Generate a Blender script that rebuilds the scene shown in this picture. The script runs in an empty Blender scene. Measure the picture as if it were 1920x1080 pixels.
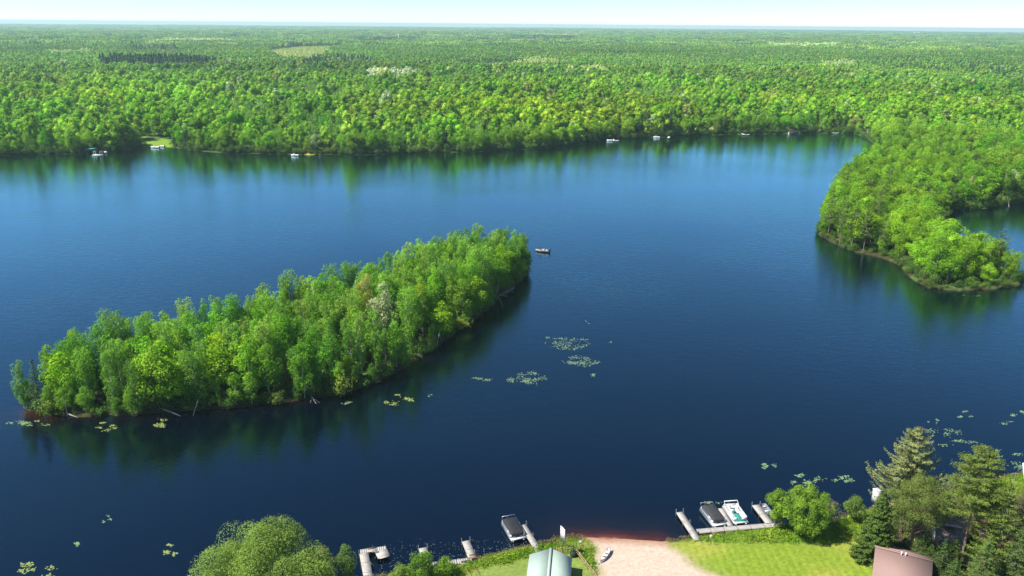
import bpy, math, random
import numpy as np
from math import sin, cos, tan, pi, radians, atan2, sqrt
from mathutils import Matrix, Vector

# ------------------------------------------------------------------ camera, world, sun, exposure
S = bpy.context.scene
COL = S.collection
F = 1493.0                       # focal length in photo pixels (1920 wide)
PITCH = radians(18.32); ROLL = radians(0.477); CH = 78.0
fwd = np.array([0, cos(PITCH), -sin(PITCH)])
r0 = np.array([1.0, 0, 0]); u0 = np.array([0, sin(PITCH), cos(PITCH)])
rgt = r0*cos(ROLL) + u0*sin(ROLL); upv = u0*cos(ROLL) - r0*sin(ROLL)
cd = bpy.data.cameras.new('camera'); cam = bpy.data.objects.new('camera', cd); COL.objects.link(cam)
cd.sensor_width = 36; cd.lens = F*36/1920; cd.clip_start = 1; cd.clip_end = 60000
M = Matrix.Identity(4)
for i in range(3):
    M[i][0] = rgt[i]; M[i][1] = upv[i]; M[i][2] = -fwd[i]
M[0][3] = 0; M[1][3] = 0; M[2][3] = CH
cam.matrix_world = M
S.camera = cam

SUN_AZ = radians(-103)           # clockwise from +Y: the sun stands to the left, a little behind
SUN_EL = radians(53)
w = bpy.data.worlds.new('World'); S.world = w; w.use_nodes = True
nt = w.node_tree; nt.nodes.clear()
sky = nt.nodes.new('ShaderNodeTexSky'); sky.sky_type = 'NISHITA'; sky.sun_disc = False
sky.sun_elevation = SUN_EL; sky.sun_rotation = SUN_AZ; sky.altitude = 300
sky.air_density = 0.7; sky.dust_density = 0.0; sky.ozone_density = 6.0
bg = nt.nodes.new('ShaderNodeBackground'); bg.inputs[1].default_value = 0.1
ow = nt.nodes.new('ShaderNodeOutputWorld')
nt.links.new(sky.outputs[0], bg.inputs[0]); nt.links.new(bg.outputs[0], ow.inputs[0])
sd = bpy.data.lights.new('sun', 'SUN'); sd.energy = 5.0; sd.angle = radians(0.53); sd.color = (1, 0.95, 0.86)
sun = bpy.data.objects.new('sun', sd); COL.objects.link(sun)
sv = Vector((sin(SUN_AZ)*cos(SUN_EL), cos(SUN_AZ)*cos(SUN_EL), sin(SUN_EL)))
sun.rotation_euler = sv.to_track_quat('Z', 'Y').to_euler(); sun.location = (0, 0, 200)
S.view_settings.view_transform = 'Standard'; S.view_settings.look = 'None'
S.view_settings.exposure = 0.8; S.view_settings.gamma = 1
S.render.engine = 'CYCLES'
try:
    S.cycles.max_bounces = 6; S.cycles.diffuse_bounces = 2; S.cycles.glossy_bounces = 2
    S.cycles.transmission_bounces = 3; S.cycles.volume_bounces = 0; S.cycles.transparent_max_bounces = 4
    S.cycles.use_denoising = True; S.cycles.caustics_reflective = False; S.cycles.caustics_refractive = False
    S.render.use_persistent_data = False
except Exception: pass

# ------------------------------------------------------------------ geometry helpers
def gp(px, py, z=0.0):
    """point of the place that lies at height z on the sight line of a photo pixel"""
    d = fwd + (px-960)/F*rgt - (py-540)/F*upv
    t = (z-CH)/d[2]
    return np.array([d[0]*t, d[1]*t, z])
def pj(p):
    v = np.array(p, float) - np.array([0, 0, CH]); zc = v@fwd
    return 960 + F*(v@rgt)/zc, 540 - F*(v@upv)/zc
def height_to(base, ytop):
    lo, hi = 0, 60
    for _ in range(40):
        m = (lo+hi)/2
        if pj((base[0], base[1], m))[1] > ytop: lo = m
        else: hi = m
    return lo - base[2]
def poly(pxs, z=0.0): return np.array([gp(x, y, z)[:2] for x, y in pxs])
def inside(P, pl):
    x, y = P[:, 0], P[:, 1]; r = np.zeros(len(P), bool); n = len(pl)
    for i in range(n):
        x1, y1 = pl[i]; x2, y2 = pl[(i+1) % n]
        c = ((y1 > y) != (y2 > y))
        with np.errstate(divide='ignore', invalid='ignore'):
            xi = (x2-x1)*(y-y1)/(y2-y1+1e-12)+x1
        r ^= c & (x < xi)
    return r
def pdist(P, pl, closed=True):
    d = np.full(len(P), 1e9); n = len(pl)
    for i in range(n if closed else n-1):
        a = pl[i]; b = pl[(i+1) % n]; ab = b-a
        t = np.clip(((P-a)@ab)/(ab@ab+1e-12), 0, 1)
        d = np.minimum(d, np.hypot(*(P-(a+t[:, None]*ab)).T))
    return d
def sdf(P, pl): return np.where(inside(P, pl), 1, -1)*pdist(P, pl)
def wob(x, y, s=1.0, k=0):
    x = np.asarray(x)/s; y = np.asarray(y)/s; k = k*1.7
    return (np.sin(x*1.3+k+1.7*np.sin(y*.7+k)) + np.sin(y*1.7-k*2+1.3*np.sin(x*.9+1+k)) +
            .6*np.sin(x*3.1+y*2.3+k) + .5*np.sin(x*-2.2+y*4.1+2*k))/3.1
def densify(pl, step, amp=0, seed=0, closed=True):
    out = []; n = len(pl); rg = np.random.default_rng(seed)
    for i in range(n if closed else n-1):
        a = pl[i]; b = pl[(i+1) % n]; k = max(1, int(np.hypot(*(b-a))/step))
        for j in range(k): out.append(a+(b-a)*j/k)
    out = np.array(out)
    if amp: out = out + np.stack([wob(out[:, 0], out[:, 1], step*2, 1), wob(out[:, 1], out[:, 0], step*2, 2)], 1)*amp
    return out

class G:
    """collects quads, then links them as one mesh"""
    def __init__(s): s.V = []; s.F = []; s.M = []; s.A = []; s.n = 0
    def add(s, V, Fq, m=0, lv=None):
        V = np.asarray(V, float).reshape(-1, 3); Fq = np.asarray(Fq, int).reshape(-1, 4)
        s.V.append(V); s.F.append(Fq+s.n); s.M.append(np.full(len(Fq), m))
        s.A.append(np.full(len(V), .5) if lv is None else np.asarray(lv, float)*np.ones(len(V))); s.n += len(V); return s
    def box(s, c, sz, rz=0, m=0, rx=0, taper=1.0):
        x, y, z = np.array(sz)/2
        t = taper
        V = np.array([[-x,-y,-z],[x,-y,-z],[x,y,-z],[-x,y,-z],[-x*t,-y*t,z],[x*t,-y*t,z],[x*t,y*t,z],[-x*t,y*t,z]])
        R = np.array(Matrix.Rotation(rz, 3, 'Z') @ Matrix.Rotation(rx, 3, 'X'))
        return s.add(V@R.T+np.array(c), [[0,3,2,1],[4,5,6,7],[0,1,5,4],[1,2,6,5],[2,3,7,6],[3,0,4,7]], m)
    def tube(s, P, R, n=6, m=0, lv=None, cap=True):
        P = np.asarray(P, float); R = np.asarray(R, float)*np.ones(len(P))
        if cap: P = np.vstack([P[:1], P, P[-1:]]); R = np.concatenate([[R[0]*.02], R, [R[-1]*.02]])
        T = np.gradient(P, axis=0)
        if cap: T[0] = T[1] = P[2]-P[1]; T[-1] = T[-2] = P[-2]-P[-3]
        T /= np.linalg.norm(T, axis=1)[:, None]+1e-9
        rings = []
        for p, t, r in zip(P, T, R):
            a = np.cross(t, [0.03, 1, 0.02] if abs(t[1]) < .9 else [1, 0, 0]); a /= np.linalg.norm(a); b = np.cross(t, a)
            an = np.arange(n)*2*pi/n
            rings.append(p+r*(np.cos(an)[:, None]*a+np.sin(an)[:, None]*b))
        V = np.vstack(rings); Fq = []
        for i in range(len(P)-1):
            for j in range(n):
                k = (j+1) % n; Fq.append([i*n+j, i*n+k, (i+1)*n+k, (i+1)*n+j])
        return s.add(V, Fq, m, lv)
    def bar(s, a, b, wd, ht, m=0):
        a = np.array(a, float); b = np.array(b, float); d = b-a; L = np.linalg.norm(d); d /= L
        sd_ = np.cross(d, [0, 0, 1.0]); sd_ /= np.linalg.norm(sd_)+1e-9; u = np.cross(sd_, d)
        V = [p+sx*sd_*wd/2+sz*u*ht/2 for p in (a, b) for sx, sz in ((-1,-1),(1,-1),(1,1),(-1,1))]
        return s.add(V, [[0,1,2,3],[7,6,5,4],[0,4,5,1],[1,5,6,2],[2,6,7,3],[3,7,4,0]], m)
    def blob(s, c, r, nu=7, nv=5, m=0, lv=None, jit=0, rg=None):
        c = np.array(c, float); r = np.array(r, float)*np.ones(3); V = []
        for i in range(nv+1):
            th = pi*min(max(i/nv, .01), .99)
            for j in range(nu):
                ph = 2*pi*(j+.5*(i % 2))/nu; k = 1 if rg is None else 1+jit*(rg.random()-.5)
                V.append(c+r*k*np.array([sin(th)*cos(ph), sin(th)*sin(ph), cos(th)]))
        Fq = [[i*nu+j, (i+1)*nu+j, (i+1)*nu+(j+1) % nu, i*nu+(j+1) % nu] for i in range(nv) for j in range(nu)]
        return s.add(V, Fq, m, lv)
    def leaves(s, C, N, hs, rg, asp=.8, m=0, lv=None):
        n = len(C); C = np.asarray(C); N = N/(np.linalg.norm(N, axis=1)[:, None]+1e-9)
        t = np.cross(N, rg.normal(size=(n, 3))); t /= np.linalg.norm(t, axis=1)[:, None]+1e-9
        b = np.cross(N, t); hs = np.asarray(hs)*np.ones(n); hs = hs[:, None]
        k = rg.uniform(.5, 1, (n, 4, 1))
        V = np.stack([C+t*hs*k[:, 0], C+b*hs*asp*k[:, 1], C-t*hs*k[:, 2], C-b*hs*asp*k[:, 3]], 1).reshape(-1, 3)
        Fq = np.arange(4*n).reshape(n, 4)
        return s.add(V, Fq, m, np.repeat(rg.random(n) if lv is None else lv, 4))
    def mesh(s, name, mats, smooth=False):
        V = np.vstack(s.V); Fq = np.vstack(s.F); Mi = np.concatenate(s.M); A = np.concatenate(s.A)
        me = bpy.data.meshes.new(name); me.vertices.add(len(V)); me.vertices.foreach_set('co', V.ravel().astype(np.float32))
        me.loops.add(Fq.size); me.loops.foreach_set('vertex_index', Fq.ravel().astype(np.int32))
        me.polygons.add(len(Fq)); me.polygons.foreach_set('loop_start', (np.arange(len(Fq))*4).astype(np.int32))
        me.polygons.foreach_set('material_index', Mi.astype(np.int32))
        if smooth: me.polygons.foreach_set('use_smooth', np.ones(len(Fq), bool))
        at = me.attributes.new('lv', 'FLOAT', 'POINT'); at.data.foreach_set('value', A.astype(np.float32))
        for m_ in (mats if isinstance(mats, (list, tuple)) else [mats]): me.materials.append(m_)
        me.update(calc_edges=True); return me
    def obj(s, name, mats, parent=None, smooth=False):
        return link(name, s.mesh(name, mats, smooth), parent)
def link(name, me, parent=None):
    o = bpy.data.objects.new(name, me); COL.objects.link(o)
    if parent is not None: o.parent = parent
    return o
def tag(o, label=None, cat=None, group=None, kind=None):
    if label: o['label'] = label
    if cat: o['category'] = cat
    if group: o['group'] = group
    if kind: o['kind'] = kind
    return o
def empty(name, loc, rz=0, label=None, cat=None, group=None):
    o = bpy.data.objects.new(name, None); COL.objects.link(o); o.location = [float(v) for v in loc]; o.rotation_euler = (0, 0, rz)
    o.empty_display_size = .5
    return tag(o, label, cat, group)

# ------------------------------------------------------------------ materials
def newmat(name):
    m = bpy.data.materials.new(name); m.use_nodes = True; t = m.node_tree; t.nodes.clear()
    return m, t, t.nodes.new('ShaderNodeOutputMaterial')
def N(t, ty, **k):
    n = t.nodes.new(ty)
    for a, b in k.items(): setattr(n, a, b)
    return n
def plain(name, col, rough=.6, metal=0, noise=.25, ns=6.0, col2=None, bump=0, stretch=None):
    m, t, o = newmat(name); b = N(t, 'ShaderNodeBsdfPrincipled'); b.inputs['Roughness'].default_value = rough
    b.inputs['Metallic'].default_value = metal
    tc = N(t, 'ShaderNodeTexCoord'); no = N(t, 'ShaderNodeTexNoise'); no.inputs['Scale'].default_value = ns; no.inputs['Detail'].default_value = 5
    if stretch:
        mp = N(t, 'ShaderNodeMapping'); mp.inputs['Scale'].default_value = stretch
        t.links.new(tc.outputs['Object'], mp.inputs[0]); t.links.new(mp.outputs[0], no.inputs['Vector'])
    else: t.links.new(tc.outputs['Object'], no.inputs['Vector'])
    mx = N(t, 'ShaderNodeMix', data_type='RGBA')
    c2 = col2 or tuple(c*(1-noise) for c in col)
    mx.inputs[6].default_value = (*col, 1); mx.inputs[7].default_value = (*c2, 1)
    rp = N(t, 'ShaderNodeMapRange'); rp.inputs[1].default_value = .35; rp.inputs[2].default_value = .7
    t.links.new(no.outputs[0], rp.inputs[0]); t.links.new(rp.outputs[0], mx.inputs[0]); t.links.new(mx.outputs[2], b.inputs['Base Color'])
    if bump:
        bp = N(t, 'ShaderNodeBump'); bp.inputs['Strength'].default_value = bump; bp.inputs['Distance'].default_value = .05
        t.links.new(no.outputs[0], bp.inputs['Height']); t.links.new(bp.outputs[0], b.inputs['Normal'])
    t.links.new(b.outputs[0], o.inputs[0]); return m
def leafmat(name, trans=.38):
    """leaf colour = tint of the tree (set on each tree) varied leaf by leaf"""
    m, t, o = newmat(name)
    a = N(t, 'ShaderNodeAttribute', attribute_name='tint', attribute_type='INSTANCER')
    l = N(t, 'ShaderNodeAttribute', attribute_name='lv')
    hs = N(t, 'ShaderNodeHueSaturation')
    mr = N(t, 'ShaderNodeMapRange'); mr.inputs[3].default_value = .92; mr.inputs[4].default_value = 1.95; hs.inputs['Saturation'].default_value = 1.03
    mh = N(t, 'ShaderNodeMapRange'); mh.inputs[3].default_value = .507; mh.inputs[4].default_value = .485
    t.links.new(l.outputs['Fac'], mr.inputs[0]); t.links.new(l.outputs['Fac'], mh.inputs[0])
    t.links.new(a.outputs['Color'], hs.inputs['Color']); t.links.new(mr.outputs[0], hs.inputs['Value']); t.links.new(mh.outputs[0], hs.inputs['Hue'])
    d = N(t, 'ShaderNodeBsdfDiffuse'); tr = N(t, 'ShaderNodeBsdfTranslucent')
    g = N(t, 'ShaderNodeGamma'); g.inputs[1].default_value = .93
    mx = N(t, 'ShaderNodeMixShader'); mx.inputs[0].default_value = trans
    t.links.new(hs.outputs[0], d.inputs[0]); t.links.new(hs.outputs[0], g.inputs[0]); t.links.new(g.outputs[0], tr.inputs[0])
    t.links.new(d.outputs[0], mx.inputs[1]); t.links.new(tr.outputs[0], mx.inputs[2]); t.links.new(mx.outputs[0], o.inputs[0]); return m
LEAF = leafmat('leaves', .42); NEEDLE = leafmat('needles', .15)
BIRCHB = plain('birch_bark', (.62, .58, .5), .8, ns=2.5, col2=(.22, .2, .17), stretch=(1, 1, 3))
BARK = plain('grey_brown_bark', (.16, .12, .09), .9, ns=4)
PINEB = plain('pine_bark', (.26, .17, .12), .9, ns=4)
DEAD = plain('weathered_dead_wood', (.42, .38, .33), .85, ns=5)
DECKM = plain('grey_deck_boards', (.43, .40, .36), .8, ns=1.3, noise=.22)
POSTM = plain('steel_dock_pipe', (.35, .35, .36), .45, metal=.6)
BLACK = plain('black_rubber', (.02, .02, .022), .6)
ALU = plain('brushed_aluminium', (.55, .56, .58), .35, metal=.8)
WHITE = plain('white_gelcoat', (.8, .8, .79), .3, noise=.06)
VINYL = plain('white_vinyl', (.72, .7, .66), .5, noise=.1)
TEAL = plain('teal_marine_carpet', (.03, .27, .22), .9)
COVER = plain('charcoal_boat_cover', (.014, .016, .019), .75, ns=2, noise=.35)
COVERG = plain('slate_boat_cover', (.03, .032, .036), .75, ns=2)
GREENROOF = plain('pale_green_metal_roof', (.34, .43, .37), .9, noise=.06, ns=1)
PINKROOF = plain('dusty_pink_metal_roof', (.28, .18, .155), .85, noise=.05, ns=3)
TANW = plain('tan_siding', (.42, .33, .22), .8)
BROWNW = plain('brown_log_siding', (.2, .11, .06), .8)
GLASS = plain('dark_window_glass', (.03, .04, .05), .1)
REDST = plain('reddish_stained_wood', (.38, .17, .1), .7)
BENCHW = plain('brown_bench_boards', (.22, .12, .08), .7)
RAIL = plain('weathered_rail_wood', (.5, .34, .2), .8)
SIGNW = plain('white_painted_board', (.78, .74, .72), .5, noise=.08)
TEALROOF = plain('teal_canvas', (.05, .38, .3), .6)
SKIN = plain('skin', (.5, .3, .22), .6); JACK = plain('dark_jacket', (.03, .035, .05), .8); JEANS = plain('blue_jeans', (.04, .06, .12), .8)
GREYROOF = plain('grey_shingles', (.32, .26, .23), .8, ns=3)
BROWNROOF = plain('brown_shingles', (.2, .13, .1), .8, ns=3)

def groundmat(name, bump=.3):
    """colour zones come from the mesh, broken up by fine noise"""
    m, t, o = newmat(name); b = N(t, 'ShaderNodeBsdfPrincipled'); b.inputs['Roughness'].default_value = .95
    b.inputs['Specular IOR Level'].default_value = .1
    a = N(t, 'ShaderNodeAttribute', attribute_name='zone'); tc = N(t, 'ShaderNodeTexCoord')
    n1 = N(t, 'ShaderNodeTexNoise'); n1.inputs['Scale'].default_value = 1.7; n1.inputs['Detail'].default_value = 9; n1.inputs['Roughness'].default_value = .7
    mr = N(t, 'ShaderNodeMapRange'); mr.inputs[1].default_value = .3; mr.inputs[2].default_value = .7; mr.inputs[3].default_value = .76; mr.inputs[4].default_value = 1.18
    hs = N(t, 'ShaderNodeHueSaturation')
    t.links.new(tc.outputs['Object'], n1.inputs['Vector']); t.links.new(n1.outputs[0], mr.inputs[0])
    t.links.new(mr.outputs[0], hs.inputs['Value']); t.links.new(a.outputs['Color'], hs.inputs['Color'])
    t.links.new(hs.outputs[0], b.inputs['Base Color'])
    n2 = N(t, 'ShaderNodeTexNoise'); n2.inputs['Scale'].default_value = 4; n2.inputs['Detail'].default_value = 6
    bp = N(t, 'ShaderNodeBump'); bp.inputs['Strength'].default_value = bump; bp.inputs['Distance'].default_value = .15
    t.links.new(tc.outputs['Object'], n2.inputs['Vector']); t.links.new(n2.outputs[0], bp.inputs['Height']); t.links.new(bp.outputs[0], b.inputs['Normal'])
    t.links.new(b.outputs[0], o.inputs[0]); return m
GROUND = groundmat('soil_and_grass')

def watermat():
    m, t, o = newmat('lake_water'); b = N(t, 'ShaderNodeBsdfDiffuse'); gl = N(t, 'ShaderNodeBsdfGlossy')
    gl.inputs['Roughness'].default_value = .07; gl.inputs['Color'].default_value = (.52, .93, 1, 1)
    fr = N(t, 'ShaderNodeFresnel'); fr.inputs['IOR'].default_value = 1.32
    fm = N(t, 'ShaderNodeMath', operation='MULTIPLY', use_clamp=True); fm.inputs[1].default_value = 2.2
    ms = N(t, 'ShaderNodeMixShader'); t.links.new(fr.outputs[0], fm.inputs[0]); t.links.new(fm.outputs[0], ms.inputs[0])
    t.links.new(b.outputs[0], ms.inputs[1]); t.links.new(gl.outputs[0], ms.inputs[2])
    a = N(t, 'ShaderNodeAttribute', attribute_name='shallow'); tc = N(t, 'ShaderNodeTexCoord')
    rp = N(t, 'ShaderNodeValToRGB'); e = rp.color_ramp.elements
    e[0].position = 0; e[0].color = (.0002, .0013, .006, 1); e[1].position = 1; e[1].color = (.28, .14, .08, 1)
    for ps, c in ((.3, (.008, .005, .006)), (.6, (.035, .008, .004)), (.88, (.10, .025, .011))):
        k = e.new(ps); k.color = (*c, 1)
    nz = N(t, 'ShaderNodeTexNoise'); nz.inputs['Scale'].default_value = .35; nz.inputs['Detail'].default_value = 4
    mm = N(t, 'ShaderNodeMath', operation='MULTIPLY_ADD'); mm.inputs[1].default_value = .5
    m2 = N(t, 'ShaderNodeMath', operation='MULTIPLY'); m3 = N(t, 'ShaderNodeMath', operation='ADD'); m3.inputs[1].default_value = .72
    t.links.new(tc.outputs['Object'], nz.inputs['Vector']); t.links.new(nz.outputs[0], mm.inputs[0])
    mm.inputs[2].default_value = .75
    t.links.new(a.outputs['Fac'], m2.inputs[0]); t.links.new(mm.outputs[0], m2.inputs[1])
    t.links.new(m2.outputs[0], rp.inputs[0]); t.links.new(rp.outputs[0], b.inputs['Color'])
    # wind ripples: two crossing trains, stretched along the crests, with calm streaks
    h = None
    for sc, rot, st, amp in ((.9, .25, (1, 2.6, 1), 1.0), (2.1, -.15, (1, 2.2, 1), .45), (.28, .6, (1, 2, 1), 1.3)):
        mp = N(t, 'ShaderNodeMapping'); mp.inputs['Scale'].default_value = [v*sc for v in st]; mp.inputs['Rotation'].default_value = (0, 0, rot)
        q = N(t, 'ShaderNodeTexNoise'); q.inputs['Scale'].default_value = 1; q.inputs['Detail'].default_value = 2
        t.links.new(tc.outputs['Object'], mp.inputs[0]); t.links.new(mp.outputs[0], q.inputs['Vector'])
        k = N(t, 'ShaderNodeMath', operation='MULTIPLY_ADD'); k.inputs[1].default_value = amp
        t.links.new(q.outputs[0], k.inputs[0])
        if h is None: k.inputs[2].default_value = 0
        else: t.links.new(h.outputs[0], k.inputs[2])
        h = k
    bp = N(t, 'ShaderNodeBump'); bp.inputs['Distance'].default_value = .05
    st = N(t, 'ShaderNodeTexNoise'); st.inputs['Scale'].default_value = .012; st.inputs['Detail'].default_value = 3
    sr = N(t, 'ShaderNodeMapRange'); sr.inputs[1].default_value = .3; sr.inputs[2].default_value = .7; sr.inputs[3].default_value = .35; sr.inputs[4].default_value = 1
    t.links.new(tc.outputs['Object'], st.inputs['Vector']); t.links.new(st.outputs[0], sr.inputs[0]); t.links.new(sr.outputs[0], bp.inputs['Strength'])
    t.links.new(h.outputs[0], bp.inputs['Height'])
    for q in (b, gl, fr): t.links.new(bp.outputs[0], q.inputs['Normal'])
    t.links.new(ms.outputs[0], o.inputs[0]); return m
WATER = watermat()

# ------------------------------------------------------------------ shorelines (photo sight lines met with the lake surface)
ISLAND = poly([(48,768),(85,777),(150,782),(250,779),(340,771),(440,765),(560,752),(640,740),(700,720),(760,690),(820,650),
               (880,608),(930,568),(970,535),(992,508),(985,492),(930,492),(880,498),(800,520),(700,568),(600,592),(540,615),
               (450,648),(330,680),(240,688),(160,706),(100,728),(52,752)])
PENIN = poly([(1650,285),(1600,322),(1568,352),(1552,385),(1540,415),(1534,440),(1560,455),(1600,472),(1655,484),(1685,497),(1705,520),
              (1740,541),(1800,546),(1860,543),(1908,538),(1925,524),(1900,506),(1850,500),(1800,488),(1768,462),(1765,420),(1790,394),(1860,340),(1800,290)])
SHORE_PX = [(-900,318),(-400,306),(-200,300),(0,292),(150,288),(215,283),(260,276),(310,275),(350,281),(420,287),(560,290),(700,290),(830,286),(900,284),
            (1000,279),(1070,271),(1130,263),(1250,257),(1320,253),(1400,252),(1500,250),(1600,250),(1625,258),(1645,275),(1665,330),(1700,372),
            (1790,394),(1850,391),(1900,381),(1930,376),(2050,366),(2300,352),(2800,340)]
SHORE = poly(SHORE_PX)
sh_az = np.arctan2(SHORE[:, 0], SHORE[:, 1]); sh_r = np.hypot(SHORE[:, 0], SHORE[:, 1])
def shore_r(az): return np.interp(az, sh_az, sh_r) + 1.5*wob(az*400, az*130, 3)
NEAR = poly([(250,1150),(330,1108),(440,1092),(560,1088),(680,1087),(740,1078),(790,1070),(850,1064),(884,1052),(935,1036),(1000,1023),(1050,1012),
             (1075,1006),(1110,1008),(1180,1013),(1240,1016),(1285,1010),(1330,1003),(1400,995),(1452,988),(1500,982),(1560,975),(1610,962),
             (1660,945),(1760,925),(1850,903),(1930,885),(2100,850),(2400,800)])
NEAR = np.vstack([NEAR, [[260, 150], [260, -120], [-200, -120], [-200, 20]]])
def hill(x, y):
    r = np.hypot(x, y); k = np.clip((r-900)/2500, 0, 1)
    return k*(7*wob(x, y, 700, 3) + 6*wob(x, y, 1900, 5)) + np.clip((r-9000)/6000, 0, 1)*6*wob(x, y, 2500, 8)

def grid_mesh(name, xs, ys, zf, zone, mat, attrs=()):
    X, Y = np.meshgrid(xs, ys); P = np.stack([X.ravel(), Y.ravel()], 1); Z = zf(P)
    nx = len(xs); i, j = np.meshgrid(np.arange(nx-1), np.arange(len(ys)-1)); a = (j*nx+i).ravel()
    Fq = np.stack([a, a+1, a+nx+1, a+nx], 1)
    g = G(); g.add(np.column_stack([P, Z]), Fq); me = g.mesh(name, mat, True)
    if zone is not None:
        c = zone(P, Z); at = me.attributes.new('zone', 'FLOAT_COLOR', 'POINT')
        at.data.foreach_set('color', np.column_stack([c, np.ones(len(c))]).ravel().astype(np.float32))
    for nm, fn in attrs:
        at = me.attributes.new(nm, 'FLOAT', 'POINT'); at.data.foreach_set('value', fn(P).astype(np.float32))
    o = link(name, me); tag(o, kind='structure'); return o

def span(a, b, s): return np.arange(a, b+s/2, s)
# lake
BEACH = poly([(1078,1010),(1110,1010),(1150,1011),(1180,1014),(1215,1016),(1236,1017)])
TIP = poly([(52,772),(70,778),(95,781)]); PSH = poly([(1600,474),(1655,487),(1690,504),(1710,525),(1742,543),(1800,548),(1860,545)])
def shallow(P):
    d1 = pdist(P, BEACH, False); d2 = pdist(P, TIP, False); d3 = pdist(P, PSH, False)
    d1 = d1 + .5*wob(P[:, 0], P[:, 1], 2)
    v = np.clip(1.0*np.exp(-np.clip(d1, 0, 99)/2.6), 0, 1)
    v = np.maximum(v, .62*np.exp(-np.clip(d2-.5, 0, 99)/2.5)); v = np.maximum(v, .4*np.exp(-d3/1.2))
    v = np.maximum(v, .3*np.exp(-pdist(P, ISLAND)/1.5))
    return v
xs = np.concatenate([[-2500,-1200,-600,-300,-180], span(-130, 150, 1.3), [200,300,500,900,2500]])
ys = np.concatenate([[-1500,-400,-50,40,80], span(98, 330, 1.3), [345,400,500,700,1000,1500]])
grid_mesh('lake', xs, ys, lambda P: np.zeros(len(P)), None, WATER, [('shallow', shallow)])

# the far country: one sheet from the far shore to the horizon
CLEAR = []     # clearings in the forest, world polygons at ground level
def clear_px(pts, z=12): CLEAR.append(poly(pts, z)); return CLEAR[-1]
MARSH = clear_px([(500,93),(560,85),(640,83),(672,87),(620,94),(612,106),(580,119),(525,118)], 6)
FIELD1 = clear_px([(855,118),(960,114),(1010,122),(930,133),(860,131)], 6)
POND = clear_px([(765,125),(800,122),(842,125),(840,130),(800,131),(770,129)], 6)
STRIP = clear_px([(395,134),(470,133),(500,137),(400,139)], 4)
FAR1 = clear_px([(800,79),(850,78),(850,80.5),(800,81)], 4); FAR2 = clear_px([(885,77),(950,76.5),(950,79),(885,80)], 4)
LAWN1 = poly([(272,277.5),(322,276),(330,270),(306,263),(285,265),(266,262),(262,269)]); LAWN2 = poly([(1282,249),(1345,247.5),(1338,242),(1318,239),(1296,241),(1284,244)])
LAWN3 = poly([(570,292),(600,291),(598,284),(572,284)])
az = np.concatenate([np.linspace(-1.25, -.75, 20)[:-1], np.linspace(-.75, .75, 420), np.linspace(.75, 1.25, 20)[1:]])
rr = np.concatenate([[-3, 0, 2, 6, 12, 20, 35, 60, 100, 160, 240], np.geomspace(330, 15500, 46)])
V = []; ZC = []
for k in rr:
    r = shore_r(az)+k; x = r*np.sin(az); y = r*np.cos(az)
    z = np.interp(k, [-3, 0, 2, 12, 100], [-1.2, .05, .45, 1.0, 3.0])+hill(x, y)
    V.append(np.column_stack([x, y, z*np.ones(len(az))]))
V = np.vstack(V); n = len(az)
i, j = np.meshgrid(np.arange(n-1), np.arange(len(rr)-1)); a = (j*n+i).ravel()
g = G(); g.add(V, np.stack([a, a+1, a+n+1, a+n], 1)[:, ::-1][:, [3, 2, 1, 0]]); me = g.mesh('ground', GROUND, True)
P = V[:, :2]; c = np.tile([.07, .12, .03], (len(P), 1))
c[P[:, 1] > 1200] = (.08, .14, .035)
for q, cl in ((MARSH, (.26, .27, .10)), (FIELD1, (.24, .28, .09)), (STRIP, (.4, .4, .2)), (FAR1, (.4, .42, .3)), (FAR2, (.4, .42, .3)), (LAWN1, (.16, .30, .04)), (LAWN2, (.34, .38, .12))):
    c[inside(P, q)] = cl
at = me.attributes.new('zone', 'FLOAT_COLOR', 'POINT'); at.data.foreach_set('color', np.column_stack([c, np.ones(len(c))]).ravel().astype(np.float32))
tag(link('ground', me), kind='structure')
def gz(x, y):
    x = np.asarray(x, float); y = np.asarray(y, float); r = np.hypot(x, y); k = r-shore_r(np.arctan2(x, y))
    return np.interp(k, [-3, 0, 2, 12, 100], [-1.2, .05, .45, 1.0, 3.0])+hill(x, y)
def patch(name, pl, col, dz=.12, sub=True):
    """a meadow, lawn or pond laid over the far country"""
    pl = np.array(pl); ce = pl.mean(0); nr = 5; pd = densify(pl, np.hypot(*(pl.max(0)-pl.min(0)))/30)
    V = []
    for k in range(nr+1):
        q = ce+(pd-ce)*(k/nr*.98+.02); V.append(np.column_stack([q, gz(q[:, 0], q[:, 1])+dz]))
    if col is None:
        zc = np.mean([v[:, 2].mean() for v in V])
        for v in V: v[:, 2] = zc
    n = len(pd); Fq = [[k*n+i, k*n+(i+1) % n, (k+1)*n+(i+1) % n, (k+1)*n+i] for k in range(nr) for i in range(n)]
    g = G(); g.add(np.vstack(V), Fq); me = g.mesh(name, WATER if col is None else GROUND, True)
    if col is not None:
        at = me.attributes.new('zone', 'FLOAT_COLOR', 'POINT')
        at.data.foreach_set('color', np.tile([*col, 1], (len(me.vertices), 1)).ravel().astype(np.float32))
    return tag(link(name, me), kind='structure')
patch('meadow', MARSH, (.32, .38, .11), .8); patch('field', FIELD1, (.32, .38, .11), .8); patch('field', STRIP, (.4, .4, .2), .8)
patch('field', FAR1, (.45, .45, .35), 1.5); patch('field', FAR2, (.45, .45, .35), 1.5)
patch('pond', POND, None, 1.0)
patch('lawn', LAWN1, (.16, .27, .03), .06); patch('lawn', LAWN2, (.28, .34, .12), .06); patch('lawn', LAWN3, (.36, .34, .08), .3)
LAWNS = [LAWN1, LAWN2]

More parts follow.
